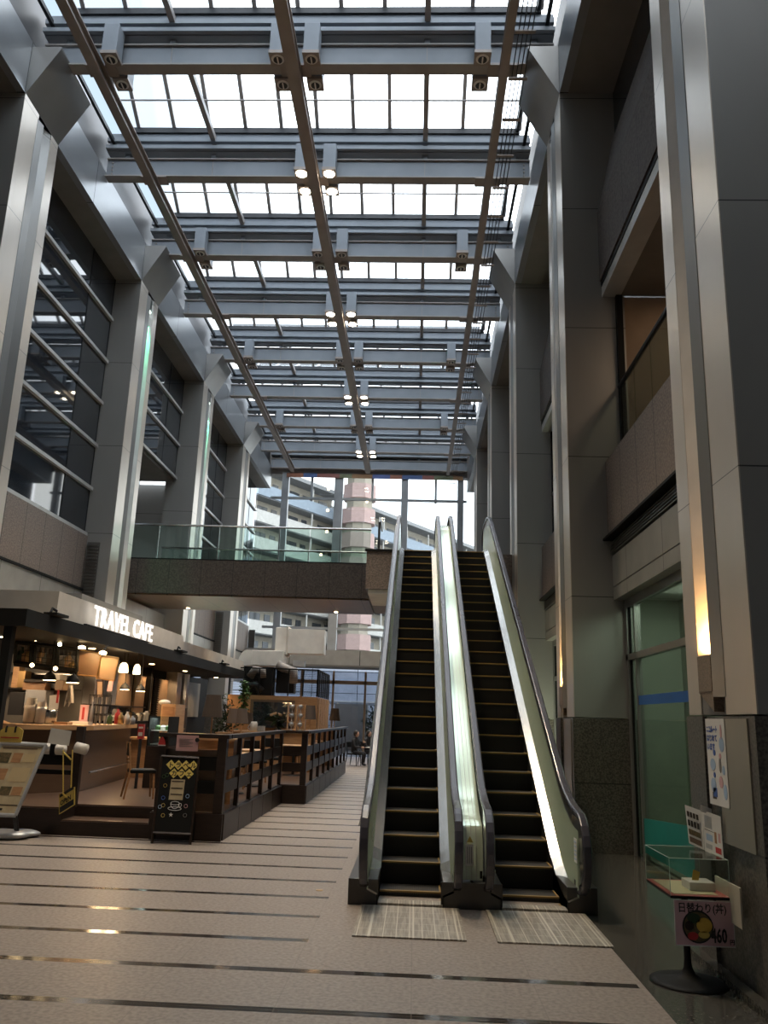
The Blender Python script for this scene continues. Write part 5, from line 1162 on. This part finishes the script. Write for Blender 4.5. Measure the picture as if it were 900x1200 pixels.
# ================================================================== PEOPLE at the far end
def person(x, y, rz, label, z0=0):
    t = thing('person', (x, y, z0), label, 'person')
    k = .87
    J = {'pel': (0, 0, .50), 'sp': (0, .02, .72), 'ch': (0, .0, .92), 'nk': (0, -.02, 1.06), 'hd': (0, -.05, 1.13),
         'hl': (-.09, -.02, .48), 'kl': (-.10, -.42, .48), 'al': (-.10, -.38, .08), 'tl': (-.10, -.54, .04),
         'hr': (.09, -.02, .48), 'kr': (.10, -.42, .48), 'ar': (.12, -.30, .08), 'tr': (.12, -.46, .04),
         'sl': (-.19, 0, .99), 'el': (-.24, -.10, .72), 'wl': (-.12, -.34, .70), 'sr': (.19, 0, .99), 'er': (.25, -.12, .74), 'wr': (.10, -.30, .90)}
    R_ = {'pel': .14, 'sp': .13, 'ch': .14, 'nk': .055, 'hd': .05, 'hl': .09, 'kl': .065, 'al': .045, 'tl': .035, 'hr': .09, 'kr': .065, 'ar': .045, 'tr': .035, 'sl': .06, 'el': .045, 'wl': .03, 'sr': .06, 'er': .045, 'wr': .03}
    E_ = [('pel', 'sp'), ('sp', 'ch'), ('ch', 'nk'), ('nk', 'hd'), ('pel', 'hl'), ('hl', 'kl'), ('kl', 'al'), ('al', 'tl'), ('pel', 'hr'), ('hr', 'kr'), ('kr', 'ar'), ('ar', 'tr'), ('ch', 'sl'), ('sl', 'el'), ('el', 'wl'), ('ch', 'sr'), ('sr', 'er'), ('er', 'wr')]
    ks = list(J); me_ = bpy.data.meshes.new('body'); me_.from_pydata([tuple(c*k for c in J[q]) for q in ks], [(ks.index(a), ks.index(b)) for a, b in E_], [])
    o = bpy.data.objects.new('body', me_); COL.objects.link(o); o.parent = t
    sk = o.modifiers.new('skin', 'SKIN'); 
    for i, q in enumerate(ks): me_.skin_vertices[0].data[i].radius = (R_[q]*k, R_[q]*k)
    me_.skin_vertices[0].data[0].use_root = True
    sb = o.modifiers.new('sub', 'SUBSURF'); sb.levels = sb.render_levels = 1; me_.materials.append(M['cloth_dark'])
    hm = MB()
    hm.sphere((0, -.06*k, 1.20*k), .10*k, 10, (.8, .95, 1.2)); hm.sphere((0, -.155*k, 1.195*k), .018*k, 4); hm.sphere((-.08*k, -.05*k, 1.2*k), .022*k, 4, (.5, 1, 1.4)); hm.sphere((.08*k, -.05*k, 1.2*k), .022*k, 4, (.5, 1, 1.4))
    hm.build('head', 'skin', None, smooth=True).parent = t
    MB().sphere((0, -.03*k, 1.225*k), .112*k, 10, (.85, .95, 1.12)).build('hair', 'hair', None, smooth=True).parent = t
    eyes = MB(); eyes.sphere((-.032*k, -.145*k, 1.215*k), .01*k, 4); eyes.sphere((.032*k, -.145*k, 1.215*k), .01*k, 4); eyes.build('eyes', 'ink', None).parent = t
    for sx, q in ((-1, 'wl'), (1, 'wr')):
        h = MB(); c = Vector(J[q])*k; d = Vector((-sx*.25, -.95, .1)).normalized()
        h.tube([tuple(c), tuple(c+d*.03), tuple(c+d*.075)], [.024, .034, .03], 8)
        for fi in range(4):
            off = Vector(((fi-1.5)*.014, 0, .004)); ln = (.045, .055, .05, .04)[fi]; b0_ = c+d*.07+off; h.tube([tuple(b0_), tuple(b0_+d*ln*.6), tuple(b0_+d*ln+Vector((0, 0, -.018)))], [.008, .007, .006], 5)
        h.tube([tuple(c+d*.03), tuple(c+d*.05+Vector((-sx*.035, 0, .01))), tuple(c+d*.075+Vector((-sx*.04, 0, .0)))], [.01, .009, .007], 5)
        h.build('hand', 'skin', None).parent = t
    t.rotation_euler.z = rz
    return t
person(-2.0, 29.3, 1.2, 'person in a black jacket seated on a chair at the far end, left of two')
person(-1.62, 30.3, 1.0, 'person in dark clothes seated farther back, right of two, hand raised')
cp2 = chair_proto('dark', 'black', 'metal_chair'); cp2['group'] = 'dark chairs at the far end'
place(cp2, False, (-2.02, 29.32, 0), 'dark chair under the left seated person', 1.2); place(cp2, True, (-1.64, 30.32, 0), 'dark chair under the right seated person', 1.0)
t = thing('round_table', (-1.35, 29.3, 0), 'pale round table in front of the two seated people', 'table')
MB().lathe([(.35, .60), (.35, .625)], (-1.3, 29.4, 0), 24).build('tabletop', 'white', t); MB().lathe([(.2, 0), (.03, .03), (.03, .6)], (-1.3, 29.4, 0), 14).build('stem', 'silver', t)

# ================================================================== OUTSIDE
M['pave'] = mat('outside_paving', (.16, .16, .16), .8)
M['bwall'] = mat('apartment_parapet', (.50, .50, .48), .8); M['bwall_blue'] = mat('apartment_parapet_blue', (.27, .33, .40), .8); M['bpink'] = mat('apartment_pink_tile', (.46, .33, .31), .8)
M['brec'] = mat('apartment_recess_cream', (.36, .33, .27), .8); M['bslab'] = mat('apartment_slab_grey', (.26, .27, .28), .8); M['bwin'] = mat('apartment_window', (.06, .07, .08), .15)
struct(B(-60, 60, 36.2, 200, -.3, -.05).build('floor', 'pave'))
ow = thing('garden_wall', (-3, 44, 0), 'blue-grey retaining wall outside the lower glass', 'wall')
M['owall'] = joints(mat('garden_wall_blue_grey', (.58, .62, .70), .8), [(2, .6, .55, .03), (0, 0, 2.4, .03)])
B(-16, 14, 44, 44.4, 0, 4.6).build('wall', 'owall', ow); B(-16, 14, 43.95, 44.42, 2.35, 2.42).build('white_line', 'white', ow)
hb = [(-4.0, -2.35, 42.5, 2.25, 'grey cube-shaped planter block outside the glass, left'), (-1.0, .6, 42.6, 2.3, 'grey cube-shaped planter block outside the glass, right')]
for a, b, y, z, lab in hb: tag(B(a, b, y, y+.8, 0, z).build('planter_block', 'grey_wall'), lab, 'planter', 'planter blocks outside')
for i, (x, z) in enumerate(((-5.3, 1.6), (-1.95, 1.9), (.2, 1.9))):
    foliage('outdoor_shrub', [(x, 41.6, 0), (x, 41.6, z*.6), (x, 41.6, z)], 500, [.3, .65, .5], 'leaf_dark', .12, 'dark leafy shrub outside the lower glass, '+['left of the planter', 'beside the middle mullion', 'behind the escalator'][i], 'shrub', seed=20+i)
def apartment(name, ox, oy, ang, length, floors, z0, fh, lab, pal, depth=8):
    t = thing(name, (ox, oy, 0), lab, 'building', 'apartment blocks outside')
    c, s_ = math.cos(ang), math.sin(ang)
    def W(u, v, z): return (ox+u*c-v*s_, oy+u*s_+v*c, z)
    def bx2(mb, u0, u1, v0, v1, za, zb): mb.add([W(u, v, z) for z in (za, zb) for u, v in ((u0, v0), (u1, v0), (u1, v1), (u0, v1))], [(0, 3, 2, 1), (4, 5, 6, 7), (0, 1, 5, 4), (1, 2, 6, 5), (2, 3, 7, 6), (3, 0, 4, 7)])
    b = MB(); bx2(b, 0, length, 1.6, depth, 0, z0+floors*fh); b.build('body', 'brec', t)
    for f_ in range(floors):
        z = z0+f_*fh
        m_ = MB(); bx2(m_, -.1, length, 0, .18, z-.12, z+1.0); m_.build('balcony_parapet', pal[f_ % len(pal)], t)
        m_ = MB(); bx2(m_, 0, length, .18, 1.6, z-.2, z); m_.build('balcony_floor', 'bslab', t)
        w_ = MB(); u = 1.2
        while u < length-2:
            bx2(w_, u, u+1.4, 1.54, 1.6, z+.9, z+1.9); bx2(w_, u+2.0, u+2.8, 1.54, 1.6, z+.02, z+1.9); u += 4.6
        w_.build('windows', 'bwin', t)
        p_ = MB(); u = 3.2
        while u < length: bx2(p_, u, u+.12, .2, .32, z, z+fh-.2); u += 4.6
        p_.build('balcony_divider', 'bwall', t)
    m_ = MB(); bx2(m_, -.2, length+.2, -.1, depth, z0+floors*fh, z0+floors*fh+.4); m_.build('roof', 'bslab', t)
    return t, W
fh = 2.55
A58 = math.radians(58)
t1, W1 = apartment('apartment_block', -22, 62, A58, 26.5, 9, 1.2, fh, 'grey apartment block with open balconies outside, left part of the end window', ['bwall', 'bwall', 'bwall_blue'])
t2, W2 = apartment('apartment_block', -5.2, 83, A58, 34, 9, -.3, fh, 'long pale apartment wing receding to the right behind the pink tower', ['bwall', 'bwall', 'bwall_blue'])
tw = thing('pink_tower', (-8, 84, 0), 'pink-tiled octagonal stair tower between the two apartment wings', 'tower')
TX = at(421, 600, 82).x
for f_ in range(10):
    z = .3+f_*fh; n8 = [(TX+1.75*math.cos(math.pi/8+i*math.pi/4), 82+1.75*math.sin(math.pi/8+i*math.pi/4)) for i in range(8)]
    MB().prism(n8, 2, z, z+1.5).build('parapet_ring', 'bpink', tw)
    n9 = [(TX+1.4*math.cos(math.pi/8+i*math.pi/4), 82+1.4*math.sin(math.pi/8+i*math.pi/4)) for i in range(8)]
    MB().prism(n9, 2, z+1.5, z+fh).build('recess', 'brec', tw)
for i, (px, py) in enumerate(((385, 573), (384, 598), (383, 623), (376, 650), (430, 588))):
    p = at(px, py, 80 if px > 400 else 72)
    tag(MB().sphere(tuple(p), .13, 6).build('balcony_light', 'warm'), 'lit balcony lamp on the apartments, '+['topmost', 'second from top', 'third from top', 'lowest', 'by the pink tower'][i], 'balcony lamp', 'balcony lamps outside')
